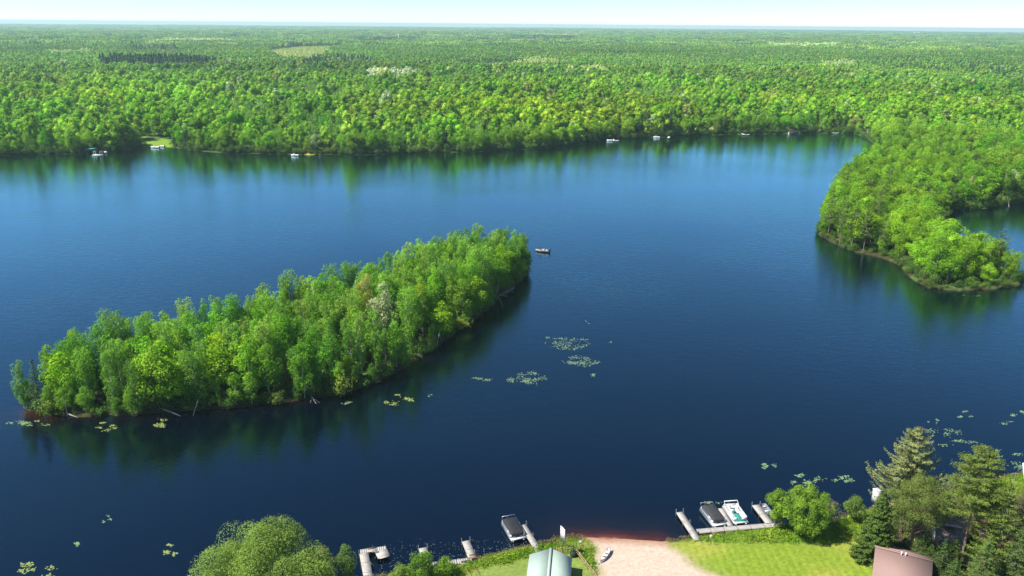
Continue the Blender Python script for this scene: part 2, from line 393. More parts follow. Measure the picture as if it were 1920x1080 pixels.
# lake bed, so nothing is open below the water
g = G(); g.box((0, 600, -6.5), (16000, 4000, .5)); me = g.mesh('lake_bed', GROUND)
at = me.attributes.new('zone', 'FLOAT_COLOR', 'POINT'); at.data.foreach_set('color', np.tile([.05, .03, .02, 1], (8, 1)).ravel().astype(np.float32))
tag(link('lake_bed', me), kind='structure')

# island and peninsula ground
def landz(pl, top=.7, slope=.9):
    def f(P):
        d = sdf(P, pl)+.35*wob(P[:, 0], P[:, 1], 2.5, 4); return np.clip(d*slope, -1.5, top)+.12*wob(P[:, 0], P[:, 1], 1.7, 2)*(d > 1)
    return f
def soil(P, Z):
    c = np.tile([.05, .055, .02], (len(P), 1)); k = wob(P[:, 0], P[:, 1], 3, 6) > .2; c[k] = (.07, .12, .03)
    e = Z < .3; c[e] = (.06, .045, .02); c[Z < .1] = (.04, .025, .015); return c
for nm, pl in (('island_ground', ISLAND), ('peninsula_ground', PENIN)):
    a, b = pl.min(0)-4, pl.max(0)+4
    grid_mesh(nm, span(a[0], b[0], 1.1), span(a[1], b[1], 1.1), landz(pl), soil, GROUND)

# near shore
SAND = poly([(1096,1003),(1110,1012),(1122,1030),(1116,1050),(1122,1075),(1135,1120),(1480,1130),(1330,1085),(1290,1058),(1268,1036),(1250,1024),(1240,1012),(1180,1000)])
MOWN = poly([(1245,1022),(1300,1019),(1335,1026),(1450,1027),(1560,1028),(1595,1014),(1640,990),(1700,1000),(1660,1090),(1760,1300),(1500,1160),(1340,1085)])
MOWN2 = poly([(905,1075),(940,1066),(990,1054),(1076,1040),(1108,1082),(1130,1200),(880,1200),(860,1090)])
TALL = poly([(1322,1003),(1400,994),(1460,986),(1560,976),(1640,962),(1640,990),(1590,1016),(1550,1026),(1450,1025),(1338,1023)])
SHADE_LITTER = poly([(1640,985),(1700,965),(1800,945),(1940,925),(1990,1100),(1900,1180),(1745,1130),(1755,1060),(1690,1035),(1640,1030)])  # needle litter under the pines, their shade painted into its dark ground colour
DIRT = poly([(1740,975),(1830,970),(1900,1010),(1930,1050),(1860,1090),(1800,1060),(1760,1010)])
def nearz(P):
    d = sdf(P, NEAR)+.3*wob(P[:, 0], P[:, 1], 2.0, 4)
    bch = np.exp(-pdist(P, BEACH, False)**2/60.0)*(d < 9)
    z = np.where(d < 0, d*.35, np.minimum(.65, d*.45)); zb = np.where(d < 0, d*.1, np.minimum(.65, d*.06))
    z = z*(1-bch)+zb*bch
    return np.clip(z, -2, .8)+np.clip(110-P[:, 1], 0, 60)*.006 + np.clip(d-6, 0, 12)*.01*wob(P[:, 0], P[:, 1], 7, 1)
def nearc(P, Z):
    n1 = wob(P[:, 0], P[:, 1], 1.4, 3); n2 = wob(P[:, 0], P[:, 1], 4, 9)
    c = np.tile([.17, .21, .035], (len(P), 1)) + n2[:, None]*.03
    def blend(pl, col, soft=1.0, amp=.6):
        s = np.clip((sdf(P, pl)+amp*n1)/soft*.5+.5, 0, 1)[:, None]; c[:] = c*(1-s)+np.array(col)*s
    blend(TALL, (.16, .27, .03)); blend(MOWN2, (.17, .235, .05), .8, .3)
    st = (np.sin(P[:, 0]*2*pi/1.25+.3*n2)*.5+.5)[:, None]
    s = np.clip((sdf(P, MOWN)+.3*n1)/.8*.5+.5, 0, 1)[:, None]
    dry = np.clip(wob(P[:, 0], P[:, 1], 5, 5)+.2, 0, 1)[:, None]
    mc = np.array([.195, .28, .028])*(1-.2*st)+np.array([.09, .03, .02])*dry; c[:] = c*(1-s)+mc*s
    blend(SHADE_LITTER, (.07, .065, .03), 1.5, 1.2); blend(DIRT, (.22, .14, .09), 1.5, 1.5)
    blend(SAND, (.27, .27, .10), 2.2, .9)
    blend(SAND, (.50, .385, .30), 1.0, .5)
    wet = np.clip(1-(Z-.02)/.16, 0, 1)[:, None]*np.clip((sdf(P, SAND)+1.5)/1.5, 0, 1)[:, None]; c[:] = c*(1-wet)+np.array([.34, .20, .13])*wet
    k = (Z < .06) & (sdf(P, SAND) < -1); c[k] = (.07, .06, .03)
    q = np.where(sdf(P, SAND) > -.5, .25, 1)[:, None]; c = c*(1+q*np.random.default_rng(9).uniform(-.15, .13, (len(c), 1))); return np.clip(c, .01, 1)
xs = np.concatenate([span(-200, -60, 10), span(-57, 112, .42), span(115, 260, 8)])
ys = np.concatenate([span(-120, 80, 12), span(83, 146, .42)])
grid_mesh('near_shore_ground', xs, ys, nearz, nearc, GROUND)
def nz(x, y): return float(nearz(np.array([[x, y], [x, y]]))[0])

# ------------------------------------------------------------------ trees: geometry makers
def RG(s): return np.random.default_rng(s)
def udirs(rg, n, up=.25):
    d = rg.normal(size=(n, 3)); d /= np.linalg.norm(d, axis=1)[:, None]; d[:, 2] += up; return d/np.linalg.norm(d, axis=1)[:, None]
def leafclumps(g, rg, Cs, Rs, npc, hs, m=0, up=.25, rough=.38, asp=.8, lo=.72):
    for c, r in zip(Cs, Rs):
        d = udirs(rg, npc, up); C = c+d*r*rg.uniform(lo, 1.08, (npc, 1)); v = rg.random()
        g.leaves(C, d+rough*rg.normal(size=(npc, 3)), hs*rg.uniform(.6, 1.3, npc), rg, asp, m, np.clip(.6*rg.random(npc)+.4*v, 0, 1))
def trunkpts(rg, H, lean=.03, n=6):
    z = np.linspace(0, H, n); p = np.column_stack([np.cumsum(rg.normal(0, lean, n))*H/n*.6, np.cumsum(rg.normal(0, lean, n))*H/n*.6, z]); p[:, :2] -= p[0, :2]; return p
def broadleaf(seed, H=14, R=3.2, base=.22, nc=24, npc=120, hs=.27, cr=.36, limbs=8, core=0, tseg=5, tr=.16, squash=1.0, asp=.8, tight=0):
    rg = RG(seed); lf = G(); tk = G(); b = base*H; cz = (b+H)/2; hz_ = (H-b)/2
    Cs = []; Rs = []
    for i in range(nc):
        d = udirs(rg, 1, .1)[0]; k = rg.uniform(.45, .85)
        f = 1-.25*max(0, d[2])
        Cs.append(np.array([d[0]*R*k*f, d[1]*R*k*f, cz+d[2]*hz_*k])); r = R*cr*rg.uniform(.75, 1.3); Rs.append(np.array([r, r, r*squash]))
    Cs.append(np.array([0, 0, H-R*.3])); Rs.append(np.ones(3)*R*.34)
    leafclumps(lf, rg, Cs, Rs, npc, hs, asp=asp, lo=.86 if tight else .72, rough=.25 if tight else .38)
    if core:
        for c, r in zip(Cs, Rs): lf.blob(c, r*.72, 5, 3, lv=rg.random(), jit=.4, rg=rg)
    tp = trunkpts(rg, H*.8); tk.tube(tp, np.linspace(tr, tr*.3, len(tp)), tseg, cap=False)
    for i in rg.choice(len(Cs), min(limbs, len(Cs)), replace=False):
        c = Cs[i]; z0 = max(b*.7, c[2]-R*.9); k = np.interp(z0, tp[:, 2], np.arange(len(tp))); s0 = np.array([np.interp(k, np.arange(len(tp)), tp[:, q]) for q in range(3)])
        tk.tube([s0, (s0+c)/2+[0, 0, -.15*R], c], [tr*.42, tr*.28, tr*.12], 4, cap=False)
    return lf, tk
def birch(seed, H=15, R=1.9, nc=26, npc=100, hs=.22, base=.16, limbs=12, tr=.15):
    rg = RG(seed); lf = G(); tk = G(); Cs = []; Rs = []; tp = trunkpts(rg, H*.93, .05, 7)
    for i in range(nc):
        t = (i+rg.random())/nc; z = H*(base+(1-base)*t); wd = R*(.45+.6*sin(pi*(.14+.74*t)))
        a = rg.uniform(0, 2*pi); k = rg.uniform(.2, .8); x = np.interp(z, tp[:, 2], tp[:, 0]); y = np.interp(z, tp[:, 2], tp[:, 1])
        Cs.append(np.array([x+cos(a)*wd*k, y+sin(a)*wd*k, z])); r = R*.36*rg.uniform(.7, 1.25); Rs.append(np.array([r, r, r*1.7]))
    leafclumps(lf, rg, Cs, Rs, npc, hs, up=.2, rough=.45, asp=.7)
    tk.tube(tp, np.linspace(tr, tr*.25, len(tp)), 5, cap=False)
    for i in rg.choice(nc, min(nc, limbs), replace=False):
        c = Cs[i]+[0, 0, .3]; z0 = c[2]-rg.uniform(1, 2.2); s0 = np.array([np.interp(z0, tp[:, 2], tp[:, 0]), np.interp(z0, tp[:, 2], tp[:, 1]), z0])
        tk.tube([s0, (s0+c)/2+[0, 0, .1], c], [tr*.4, tr*.3, tr*.15], 4, cap=False)
    return lf, tk
def conifer(seed, H=14, R=3, base=.08, step=.55, prof=1.0, droop=-.15, curl=.25, hs=.22, dens=9, nb=7, tr=.16, irr=.15, asp=.45, thick=.28, top=0, gap=0):
    rg = RG(seed); lf = G(); tk = G(); tp = trunkpts(rg, H, .01, 6); tk.tube(tp, np.linspace(tr, tr*.12, 6), 6, cap=False)
    z = H*base; BP = []; BN = []
    while z < H-.15:
        t = (z/H-base)/(1-base); L0 = R*(max(0, 1-t)**prof)+top*R*sin(pi*min(1, t+.15))
        for b in range(nb if t > gap else max(3, nb//2)):
            if t <= gap: L0 = R*(.75+.4*rg.random())
            a = rg.uniform(0, 2*pi); L = max(.25, L0*rg.uniform(1-irr*2, 1+irr)); n = max(3, int(L*dens))
            u = rg.uniform(.12, 1, n)**.8; zz = z+droop*L*u+curl*L*u**3+rg.normal(0, thick*.3, n)
            sp = (rg.random(n)-.5)*thick*2*(1.1-u*.6)*min(1.6, L); ca, sa = cos(a), sin(a)
            BP.append(np.column_stack([ca*L*u-sa*sp, sa*L*u+ca*sp, zz])); q = rg.normal(0, .45, (n, 3)); q[:, 2] += 1; BN.append(q+.35*np.array([ca, sa, 0]))
            if L > 1 and b % 2 == 0: tk.tube([(0, 0, z), (ca*L*.5, sa*L*.5, z+droop*L*.5+curl*L*.12), (ca*L*.9, sa*L*.9, z+droop*L*.9+curl*L*.7)], [tr*.25, tr*.16, .02], 3, cap=False)
        z += step*rg.uniform(.7, 1.3)
    BP = np.vstack(BP); BN = np.vstack(BN); lf.leaves(BP, BN, hs*rg.uniform(.6, 1.35, len(BP)), rg, asp)
    return lf, tk
def merged(lf, tk):
    g = G()
    for q, m in ((lf, 0), (tk, 1)):
        if q is not None and q.n:
            g.add(np.vstack(q.V), np.vstack(q.F), m, np.concatenate(q.A))
    return g
def bare(seed, H=13, tr=.1):
    rg = RG(seed); tk = G(); tp = trunkpts(rg, H, .04, 7); tk.tube(tp, np.linspace(tr, .02, 7), 5, cap=False)
    for i in range(26):
        z0 = H*rg.uniform(.3, .95); a = rg.uniform(0, 2*pi); L = rg.uniform(.6, 2)*(1.2-z0/H); s0 = np.array([np.interp(z0, tp[:, 2], tp[:, 0]), np.interp(z0, tp[:, 2], tp[:, 1]), z0])
        tk.tube([s0, s0+[cos(a)*L*.5, sin(a)*L*.5, L*.45], s0+[cos(a)*L, sin(a)*L, L*1.1]], [.035, .025, .01], 3, cap=False)
    return tk

# kinds of tree, each with a few different individuals (crown mesh, trunk mesh)
KINDS = {}
def kind(name, pairs, lm, bm):
    KINDS[name] = [(lf.mesh(name+'_crown', lm), tk.mesh(name+'_trunk', bm), merged(lf, tk), (lm, bm)) for lf, tk in pairs]
kind('birch', [birch(s, 15, rr_, nc) for s, rr_, nc in ((1, 2.3, 30), (2, 2.7, 36), (3, 2.1, 28), (4, 2.9, 38), (5, 2.4, 30), (6, 3.0, 40))], LEAF, BIRCHB)
kind('aspen', [broadleaf(s, 14, r, b, nc, 95, .23, .36, squash=1.15) for s, r, b, nc in ((11, 2.9, .05, 36), (12, 3.3, .08, 38), (13, 2.7, .04, 34), (14, 3.5, .06, 40))], LEAF, BIRCHB)
kind('maple', [broadleaf(s, 13, r, b, nc, 130, .27, .33) for s, r, b, nc in ((21, 3.7, .12, 30), (22, 4.2, .15, 34), (23, 3.4, .1, 28), (24, 3.9, .12, 30))], LEAF, BARK)
kind('spruce', [conifer(s, 13, r, .06, .42, .9, -.2, .12, .2, 8, 8) for s, r in ((31, 2.2), (32, 1.8), (33, 2.6))], NEEDLE, BARK)
kind('pine', [conifer(s, 17, r, .3, .8, .6, -.02, .25, .3, 7, 6, .2, .3, .5, .35) for s, r in ((41, 3.2), (42, 3.8), (43, 3.4))], NEEDLE, PINEB)
kind('red_pine', [broadleaf(s, 16, 2.6, .45, 24, 90, .24, .36, asp=.4) for s in (51, 52)], NEEDLE, PINEB)
kind('shrub', [broadleaf(s, 2.4, 1.6, .02, 12, 60, .16, .42, limbs=5, tr=.04) for s in (61, 62, 63)], LEAF, BARK)
KH = dict(birch=15, aspen=14, maple=13, spruce=13, pine=17, red_pine=16, shrub=2.4)
PAL = dict(birch=[(.155,.30,.045), (.13,.28,.04), (.19,.31,.05), (.11,.245,.04), (.165,.325,.04)],
           aspen=[(.135,.30,.03), (.11,.265,.03), (.18,.325,.035), (.15,.335,.03)],
           maple=[(.14,.31,.022), (.18,.335,.025), (.11,.26,.026), (.22,.34,.026), (.09,.23,.026)],
           spruce=[(.03,.06,.022), (.025,.052,.022), (.035,.065,.02)], pine=[(.075,.12,.035), (.065,.11,.035)], red_pine=[(.08,.115,.03)],
           shrub=[(.12,.20,.04), (.10,.18,.03), (.16,.19,.06)])

def thing_tree(kd, x, y, z, H, label, cat, group=None, tint=None, var=None, wide=1.0, rg=None, name=None, rz=None):
    rg = rg or RG(int(abs(x*131+y*17)) % 99999); v = int(rg.integers(len(KINDS[kd]))) if var is None else var
    cm, tm = KINDS[kd][v][:2]; s = H/KH[kd]
    root = empty((name or {'shrub': 'shrub', 'aspen': 'aspen_tree', 'maple': 'broadleaf_tree', 'birch': 'birch_tree', 'spruce': 'spruce_tree', 'pine': 'pine_tree', 'red_pine': 'pine_tree'}[kd]),
                 (x, y, z), rg.uniform(0, 6.28) if rz is None else rz, label, cat, group)
    root.scale = (s*wide, s*wide, s)
    c = link('crown', cm, root); t = link('trunk', tm, root)
    if tint is None:
        tint = np.array(PAL[kd][int(rg.integers(len(PAL[kd])))])*rg.uniform(.85, 1.15)
    c['tint'] = [float(v_) for v_ in tint]
    return root
def thing_own(name, lf, tk, lm, bm, loc, label, cat, tint, rz=0, s=1):
    root = empty(name, loc, rz, label, cat); root.scale = (s, s, s)
    c = lf.obj('crown', lm, root); c['tint'] = list(tint); tk.obj('trunk', bm, root); return root

# scatter of a mass nobody could count: one object, points carry variant, turn, size and leaf tint
def scatter(name, P, idx, rot, scl, tint, meshes, label, cat):
    cc = bpy.data.collections.new('source_'+name)
    for k, me in enumerate(meshes):
        o = bpy.data.objects.new('source_%s_%02d' % (name, k), me); cc.objects.link(o)
    me = bpy.data.meshes.new(name); me.vertices.add(len(P)); me.vertices.foreach_set('co', np.asarray(P, np.float32).ravel())
    a = me.attributes.new('pick', 'INT', 'POINT'); a.data.foreach_set('value', np.asarray(idx, np.int32))
    a = me.attributes.new('turn', 'FLOAT', 'POINT'); a.data.foreach_set('value', np.asarray(rot, np.float32))
    a = me.attributes.new('size', 'FLOAT_VECTOR', 'POINT'); a.data.foreach_set('vector', np.asarray(scl, np.float32).ravel())
    a = me.attributes.new('tint', 'FLOAT_VECTOR', 'POINT'); a.data.foreach_set('vector', np.asarray(tint, np.float32).ravel())
    o = link(name, me); tag(o, label, cat, kind='stuff')
    ng = bpy.data.node_groups.new(name, 'GeometryNodeTree')
    ng.interface.new_socket('Geometry', in_out='INPUT', socket_type='NodeSocketGeometry')
    ng.interface.new_socket('Geometry', in_out='OUTPUT', socket_type='NodeSocketGeometry')
    gi = ng.nodes.new('NodeGroupInput'); go = ng.nodes.new('NodeGroupOutput')
    ci = ng.nodes.new('GeometryNodeCollectionInfo'); ci.inputs['Collection'].default_value = cc
    ci.inputs['Separate Children'].default_value = True; ci.inputs['Reset Children'].default_value = True
    ip = ng.nodes.new('GeometryNodeInstanceOnPoints'); ip.inputs['Pick Instance'].default_value = True
    def at(nm, dt):
        q = ng.nodes.new('GeometryNodeInputNamedAttribute'); q.data_type = dt; q.inputs[0].default_value = nm; return [s for s in q.outputs if s.enabled and s.name == 'Attribute'][0]
    L = ng.links; L.new(gi.outputs[0], ip.inputs['Points']); L.new(ci.outputs[0], ip.inputs['Instance'])
    L.new(at('pick', 'INT'), ip.inputs['Instance Index']); L.new(at('size', 'FLOAT_VECTOR'), ip.inputs['Scale'])
    cx = ng.nodes.new('ShaderNodeCombineXYZ'); L.new(at('turn', 'FLOAT'), cx.inputs[2])
    er = ng.nodes.new('FunctionNodeEulerToRotation'); L.new(cx.outputs[0], er.inputs[0]); L.new(er.outputs[0], ip.inputs['Rotation'])
    L.new(ip.outputs[0], go.inputs[0])
    md = o.modifiers.new('scatter', 'NODES'); md.node_group = ng; return o

def jgrid(x0, x1, y0, y1, s, rg, jit=.42):
    X, Y = np.meshgrid(np.arange(x0, x1, s), np.arange(y0, y1, s)); P = np.stack([X.ravel(), Y.ravel()], 1)
    P[:, 0] += (np.floor((P[:, 1]-y0)/s) % 2)*s/2
    return P+rg.uniform(-jit, jit, P.shape)*s
# ------------------------------------------------------------------ where the trees stand
VM = []; VI = {}      # variants for the scattered woods: name -> list of indices
def addv(nm, g, mats): VI.setdefault(nm, []).append(len(VM)); VM.append(g.mesh('wood_'+nm, list(mats)))
for kd in KINDS:
    for q in KINDS[kd]: addv(kd, q[2], q[3])
for s_ in range(8):      # trees of the far bank and beyond, fewer and larger leaf clumps
    lf, tk = broadleaf(200+s_, 13+(s_ % 4), 3.4+.45*(s_ % 4), .05, 15+s_, 38, .44, .30+.02*(s_ % 4), limbs=4, core=1, tseg=3, squash=.8+.18*(s_ % 5)); addv('mid', merged(lf, tk), (LEAF, BARK))
for s_ in range(3):
    lf, tk = birch(210+s_, 15, 2.1, 14, 26, .42, .2, 3); addv('midbirch', merged(lf, tk), (LEAF, BIRCHB))
for s_ in range(3):
    lf, tk = conifer(220+s_, 15, 2.5, .08, .9, .9, -.15, .15, .42, 4, 6, thick=.35); addv('midcon', merged(lf, tk), (NEEDLE, BARK))
for s_ in range(4):
    lf, tk = broadleaf(230+s_, 13, 3.6, .1, 7, 9, .95, .42, limbs=0, core=1, tseg=3); addv('low', merged(lf, tk), (LEAF, BARK))
for s_ in range(2):
    rg = RG(240+s_); lf = G()
    for k in range(7): lf.blob((0, 0, 1+k*1.9), ((7-k)*.38+.2, (7-k)*.38+.2, 1.5), 5, 3, lv=rg.random(), jit=.5, rg=rg)
    addv('lowcon', merged(lf, None), (NEEDLE, BARK))
def stand(seed, n, con, w=46):
    rg = RG(seed); g = G()
    for i in range(n):
        x, y = rg.uniform(-w/2, w/2, 2); h = rg.uniform(9, 17); v = rg.random()
        if rg.random() < con:
            for k in range(3): g.blob((x, y, h*(.45+.22*k)), ((3-k)*.9+.3, (3-k)*.9+.3, h*.2), 4, 3, 0, lv=v*.3, jit=.5, rg=rg)
        else:
            r = rg.uniform(2.6, 4.4); g.blob((x, y, h-r), (r, r, r*1.25), 5, 4, 0, lv=v, jit=.5, rg=rg)
            for q in range(2): g.blob((x+rg.normal()*r*.6, y+rg.normal()*r*.6, h-r*rg.uniform(.6, 1.4)), r*.55, 5, 3, 0, lv=rg.random(), jit=.5, rg=rg)
    return g
for s_ in range(4): addv('stand', stand(250+s_, 46, .12), (LEAF, BARK))
for s_ in range(3): addv('standcon', stand(260+s_, 60, .9), (LEAF, BARK))

BP, BI, BR, BS, BT = [], [], [], [], []
def put(x, y, z, nm, rg, size, tint, wide=1.0):
    BP.append((x, y, z)); BI.append(VI[nm][int(rg.integers(len(VI[nm])))]); BR.append(rg.uniform(0, 6.28)); BS.append((size*wide, size*wide, size)); BT.append(tint)
PALE = poly([(686,141),(740,136),(790,138),(785,150),(735,154),(690,150)], 13)
SPR = poly([(188,128),(300,124),(405,126),(408,139),(300,139),(190,137)], 2)
SPR2 = poly([(560,118),(640,112),(700,115),(695,130),(640,134),(575,133)], 6)
SPR3 = poly([(1630,118),(1700,116),(1760,122),(1900,130),(1925,152),(1840,150),(1760,145),(1640,135)], 8)
SPR4 = poly([(240,92),(330,90),(340,97),(250,99)], 8); SPR5 = poly([(425,128),(452,128),(450,138),(425,137)], 4)
SPR6 = poly([(960,72),(1075,70),(1080,78),(960,79)], 4); SPR7 = poly([(660,72),(780,72),(790,80),(670,82)], 4)
PALES = [poly(q, 14) for q in ([(1000,65),(1082,65),(1080,68.5),(1000,68)], [(300,74),(430,73),(440,76),(300,77.5)], [(1440,84),(1560,82),(1570,86),(1450,88)], [(1540,118),(1600,116),(1610,124),(1545,126)], [(90,95),(170,93),(175,98),(95,100)], [(1060,132),(1130,130),(1140,137),(1065,139)])]
TANP = poly([(900,118),(1010,114),(1080,124),(960,132)], 8)
CAB = [gp(265,262), gp(1433,246), gp(608,276), gp(712,276), gp(1238,250), gp(1755,1000), gp(1250,262)]
def species_all(P, r, rg):
    """what grows at each spot: conifer or not, leaf tint"""
    x, y = P[:, 0], P[:, 1]; n = len(P); n1 = wob(x, y, 60, 2); n2 = wob(x, y, 170, 7); n3 = wob(x, y, 25, 4); r = r*np.ones(n)
    con = .05+.06*(n2 > .5)+np.clip((r-1500)/4000, 0, .07)+np.where((n2 < -.85) & (r > 1300), .2, 0)+.25*(wob(x, y, 38, 11) < -.95)+.3*((wob(x, y, 230, 31) > .7) & (r > 950))
    for q in (SPR, SPR2, SPR3, SPR4, SPR5, SPR6, SPR7): con = np.where((r > 900) & inside(P, q), .5 if q is SPR3 else (.95 if q is SPR or q is SPR5 else .75), con)
    u = rg.random(n); c = lambda v_: np.array(v_)
    T = c([[.160, .32, .032]])*(1+.16*n1[:, None]+.12*wob(x, y, 110, 15)[:, None]+(.24*wob(x, y, 260, 21)*(r > 700))[:, None])+n3[:, None]*c([[.04, .018, .008]])+np.maximum(0, n2)[:, None]*c([[.05, .03, 0]])
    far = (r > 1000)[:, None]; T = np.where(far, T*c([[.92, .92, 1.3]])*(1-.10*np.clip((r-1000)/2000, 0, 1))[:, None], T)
    T = T*rg.uniform(.74, 1.22, (n, 1))+rg.normal(size=(n, 1))*c([[.024, .010, .004]])
    k = rg.uniform(.85, 1.1, (n, 1)); T = np.where((u > .975)[:, None], c([[.24, .29, .09]]), T); T = np.where((u > .988)[:, None], c([[.30, .40, .18]]), T)
    T = np.where(((r > 600) & inside(P, PALE))[:, None], c([[.42, .50, .27]])*k, T); T = np.where(((r > 600) & inside(P, TANP))[:, None], c([[.34, .43, .13]])*k, T)
    for q in PALES: T = np.where(inside(P, q)[:, None], c([[.36, .47, .17]])*k, T); con = np.where(inside(P, q), .02, con)
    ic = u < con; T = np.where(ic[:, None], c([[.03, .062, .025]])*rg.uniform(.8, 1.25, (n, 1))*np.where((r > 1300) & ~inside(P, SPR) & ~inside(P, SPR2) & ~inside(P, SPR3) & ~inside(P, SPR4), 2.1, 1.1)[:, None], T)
    return ic, np.clip(T, .01, 1)
def species(x, y, r, rg):
    ic, T = species_all(np.array([[x, y]]), r, rg); return ('con' if ic[0] else 'dec'), T[0]
rgm = RG(7)
def blocked(P, pad=6):
    b = np.zeros(len(P), bool)
    for q in CLEAR+LAWNS: b |= inside(P, q)
    for c in CAB: b |= np.hypot(*(P-c[:2]).T) < pad
    return b
# --- island
isl = jgrid(-112, 20, 145, 268, 3.9, RG(3)); d_i = sdf(isl, ISLAND); isl = isl[d_i > .25]; d_i = sdf(isl, ISLAND)
A0 = gp(50, 768)[:2]; A1 = gp(985, 500)[:2]; ax = (A1-A0)/np.linalg.norm(A1-A0); nrm = np.array([ax[1], -ax[0]]); LEN = np.linalg.norm(A1-A0)
GI = 'trees of the wooded island'
def isl_label(kd, t, s, H, tint):
    where = ('left end', 'left half', 'middle', 'right half', 'right end')[min(4, int(t*5))]
    rank = 'by the near shore' if s > .62 else ('by the far shore' if s < .3 else 'inside the wood')
    tone = 'yellow-green' if tint[0] > .175 else ('deep green' if tint[1] < .26 else 'fresh green')
    size = 'tall' if H > 14.5 else ('short' if H < 10.5 else 'mid-sized')
    if kd == 'birch': return '%s %s birch %s, island %s' % (size, tone, rank, where), 'birch tree'
    if kd == 'aspen': return '%s %s aspen %s, island %s' % (size, tone, rank, where), 'aspen tree'
    return '%s %s broad leafy tree %s, island %s' % (size, tone, rank, where), 'leafy tree'
rg = RG(12); cnt = dict(birch=0, aspen=0, maple=0)
special = []   # hand-placed island trees
def special_tree(kd, px, yb, yt, label, cat, tint=None, var=0, wide=1.0):
    b = gp(px, yb, .4); H = height_to(b, yt); special.append(b[:2]); return thing_tree(kd, b[0], b[1], b[2], H, label, cat, None, tint, var, wide)
special_tree('birch', 46, 765, 682, 'small slender birch leaning out at the island\'s left tip', 'birch tree', (.14, .29, .06), 2, 1.05)
special_tree('spruce', 77, 768, 670, 'dark narrow spruce beside the small birch at the island\'s left tip', 'spruce tree', (.035, .075, .03), 0, 1.5)
special_tree('maple', 300, 768, 650, 'bright yellow-green leafy tree low at the near edge of the island', 'leafy tree', (.19, .34, .03), 1, 1.0)
special_tree('spruce', 763, 625, 520, 'dark spruce poking out beside the pale tree on the island', 'spruce tree', (.025, .05, .022), 1, .8)
special_tree('maple', 722, 645, 530, 'pale cream tree in the middle of the island\'s right half', 'leafy tree', (.31, .36, .18), 2, .9)
special_tree('birch', 690, 640, 525, 'orange-tinged young birch left of the pale cream tree on the island', 'birch tree', (.30, .31, .07), 1, .9)
special_tree('spruce', 725, 697, 625, 'dark low spruce at the island waterline below the pale cream tree', 'spruce tree', (.028, .055, .022), 2, .9)
special_tree('shrub', 862, 617, 600, 'yellow-leaved bush hanging over the shaded island waterline', 'shrub', (.26, .30, .04), 1, 1.4)
special_tree('shrub', 90, 776, 752, 'yellow-green bush on the brown bank of the island\'s left tip', 'shrub', (.15, .23, .04), 0, 1.3)
special_tree('shrub', 640, 738, 705, 'yellowish bush beside the dead branches on the island\'s near edge', 'shrub', (.17, .24, .04), 2, 1.0)
sp = np.array(special)
for (x, y), d in zip(isl, d_i):
    if np.min(np.hypot(*(sp-[x, y]).T)) < 2.3 or np.min(np.hypot(*(sp[:2]-[x, y]).T)) < 4.6 or np.hypot(*(sp[4]-[x, y])) < 4.5 or np.hypot(*(sp[4]+[1.5, -4]-[x, y])) < 3: continue
    q = np.array([x, y])-A0; t = np.clip(q@ax/LEN, 0, .999); s = np.clip((q@nrm)/32+.5+.35*0, 0, 1)
    near_edge = d < 4 and (q@nrm) > 0
    if t < .04 and rg.random() < .4: continue
    u = rg.random(); kd = 'birch' if u < .5 else ('aspen' if u < .8 else 'maple')
    H = rg.uniform(11.8, 15.6)*(1-.3*max(0, 1-t/.07))*(1-.15*(d < 3)); H *= (.55 if rg.random() < .2 else 1)
    if kd == 'maple': H *= .9
    tint = np.array(PAL[kd][int(rg.integers(len(PAL[kd])))])*rg.uniform(.85, 1.18)
    tint = tint*(1+.1*float(wob(x, y, 14, 2)))+np.array([.02, .008, 0])*float(wob(x, y, 9, 6))
    s_lab = .9 if near_edge else (.1 if d < 5 else .5)
    lb, ct = isl_label(kd, t, s_lab, H, tint); cnt[kd] += 1
    if cnt[kd] > 300 or (d > 6 and False): continue
    thing_tree(kd, x, y, .45, H, lb, ct, GI, np.clip(tint, .01, 1), rg=rg, wide=rg.uniform(.9, 1.16))

rim = densify(ISLAND, 3.1); rg = RG(14)
for q_ in rim:
    q = q_-A0; t = np.clip(q@ax/LEN, 0, .999)
    if q@nrm < -2 or rg.random() < .2: continue
    c_ = q_+(ISLAND.mean(0)-q_)/np.linalg.norm(ISLAND.mean(0)-q_)*rg.uniform(.4, 1.6); H = rg.uniform(3.5, 8)
    thing_tree('aspen', c_[0], c_[1], .3, H, 'low leafy sapling %s leaning over the near waterline, island %s' % ('bright green' if H > 5.5 else 'deep green', ('left end', 'left half', 'middle', 'right half', 'right end')[min(4, int(t*5))]), 'sapling', 'saplings along the island\'s near waterline',
               np.array((.15, .30, .035) if H > 5.5 else (.10, .22, .03))*rg.uniform(.9, 1.1), rg=rg, wide=rg.uniform(1.1, 1.5), name='sapling')
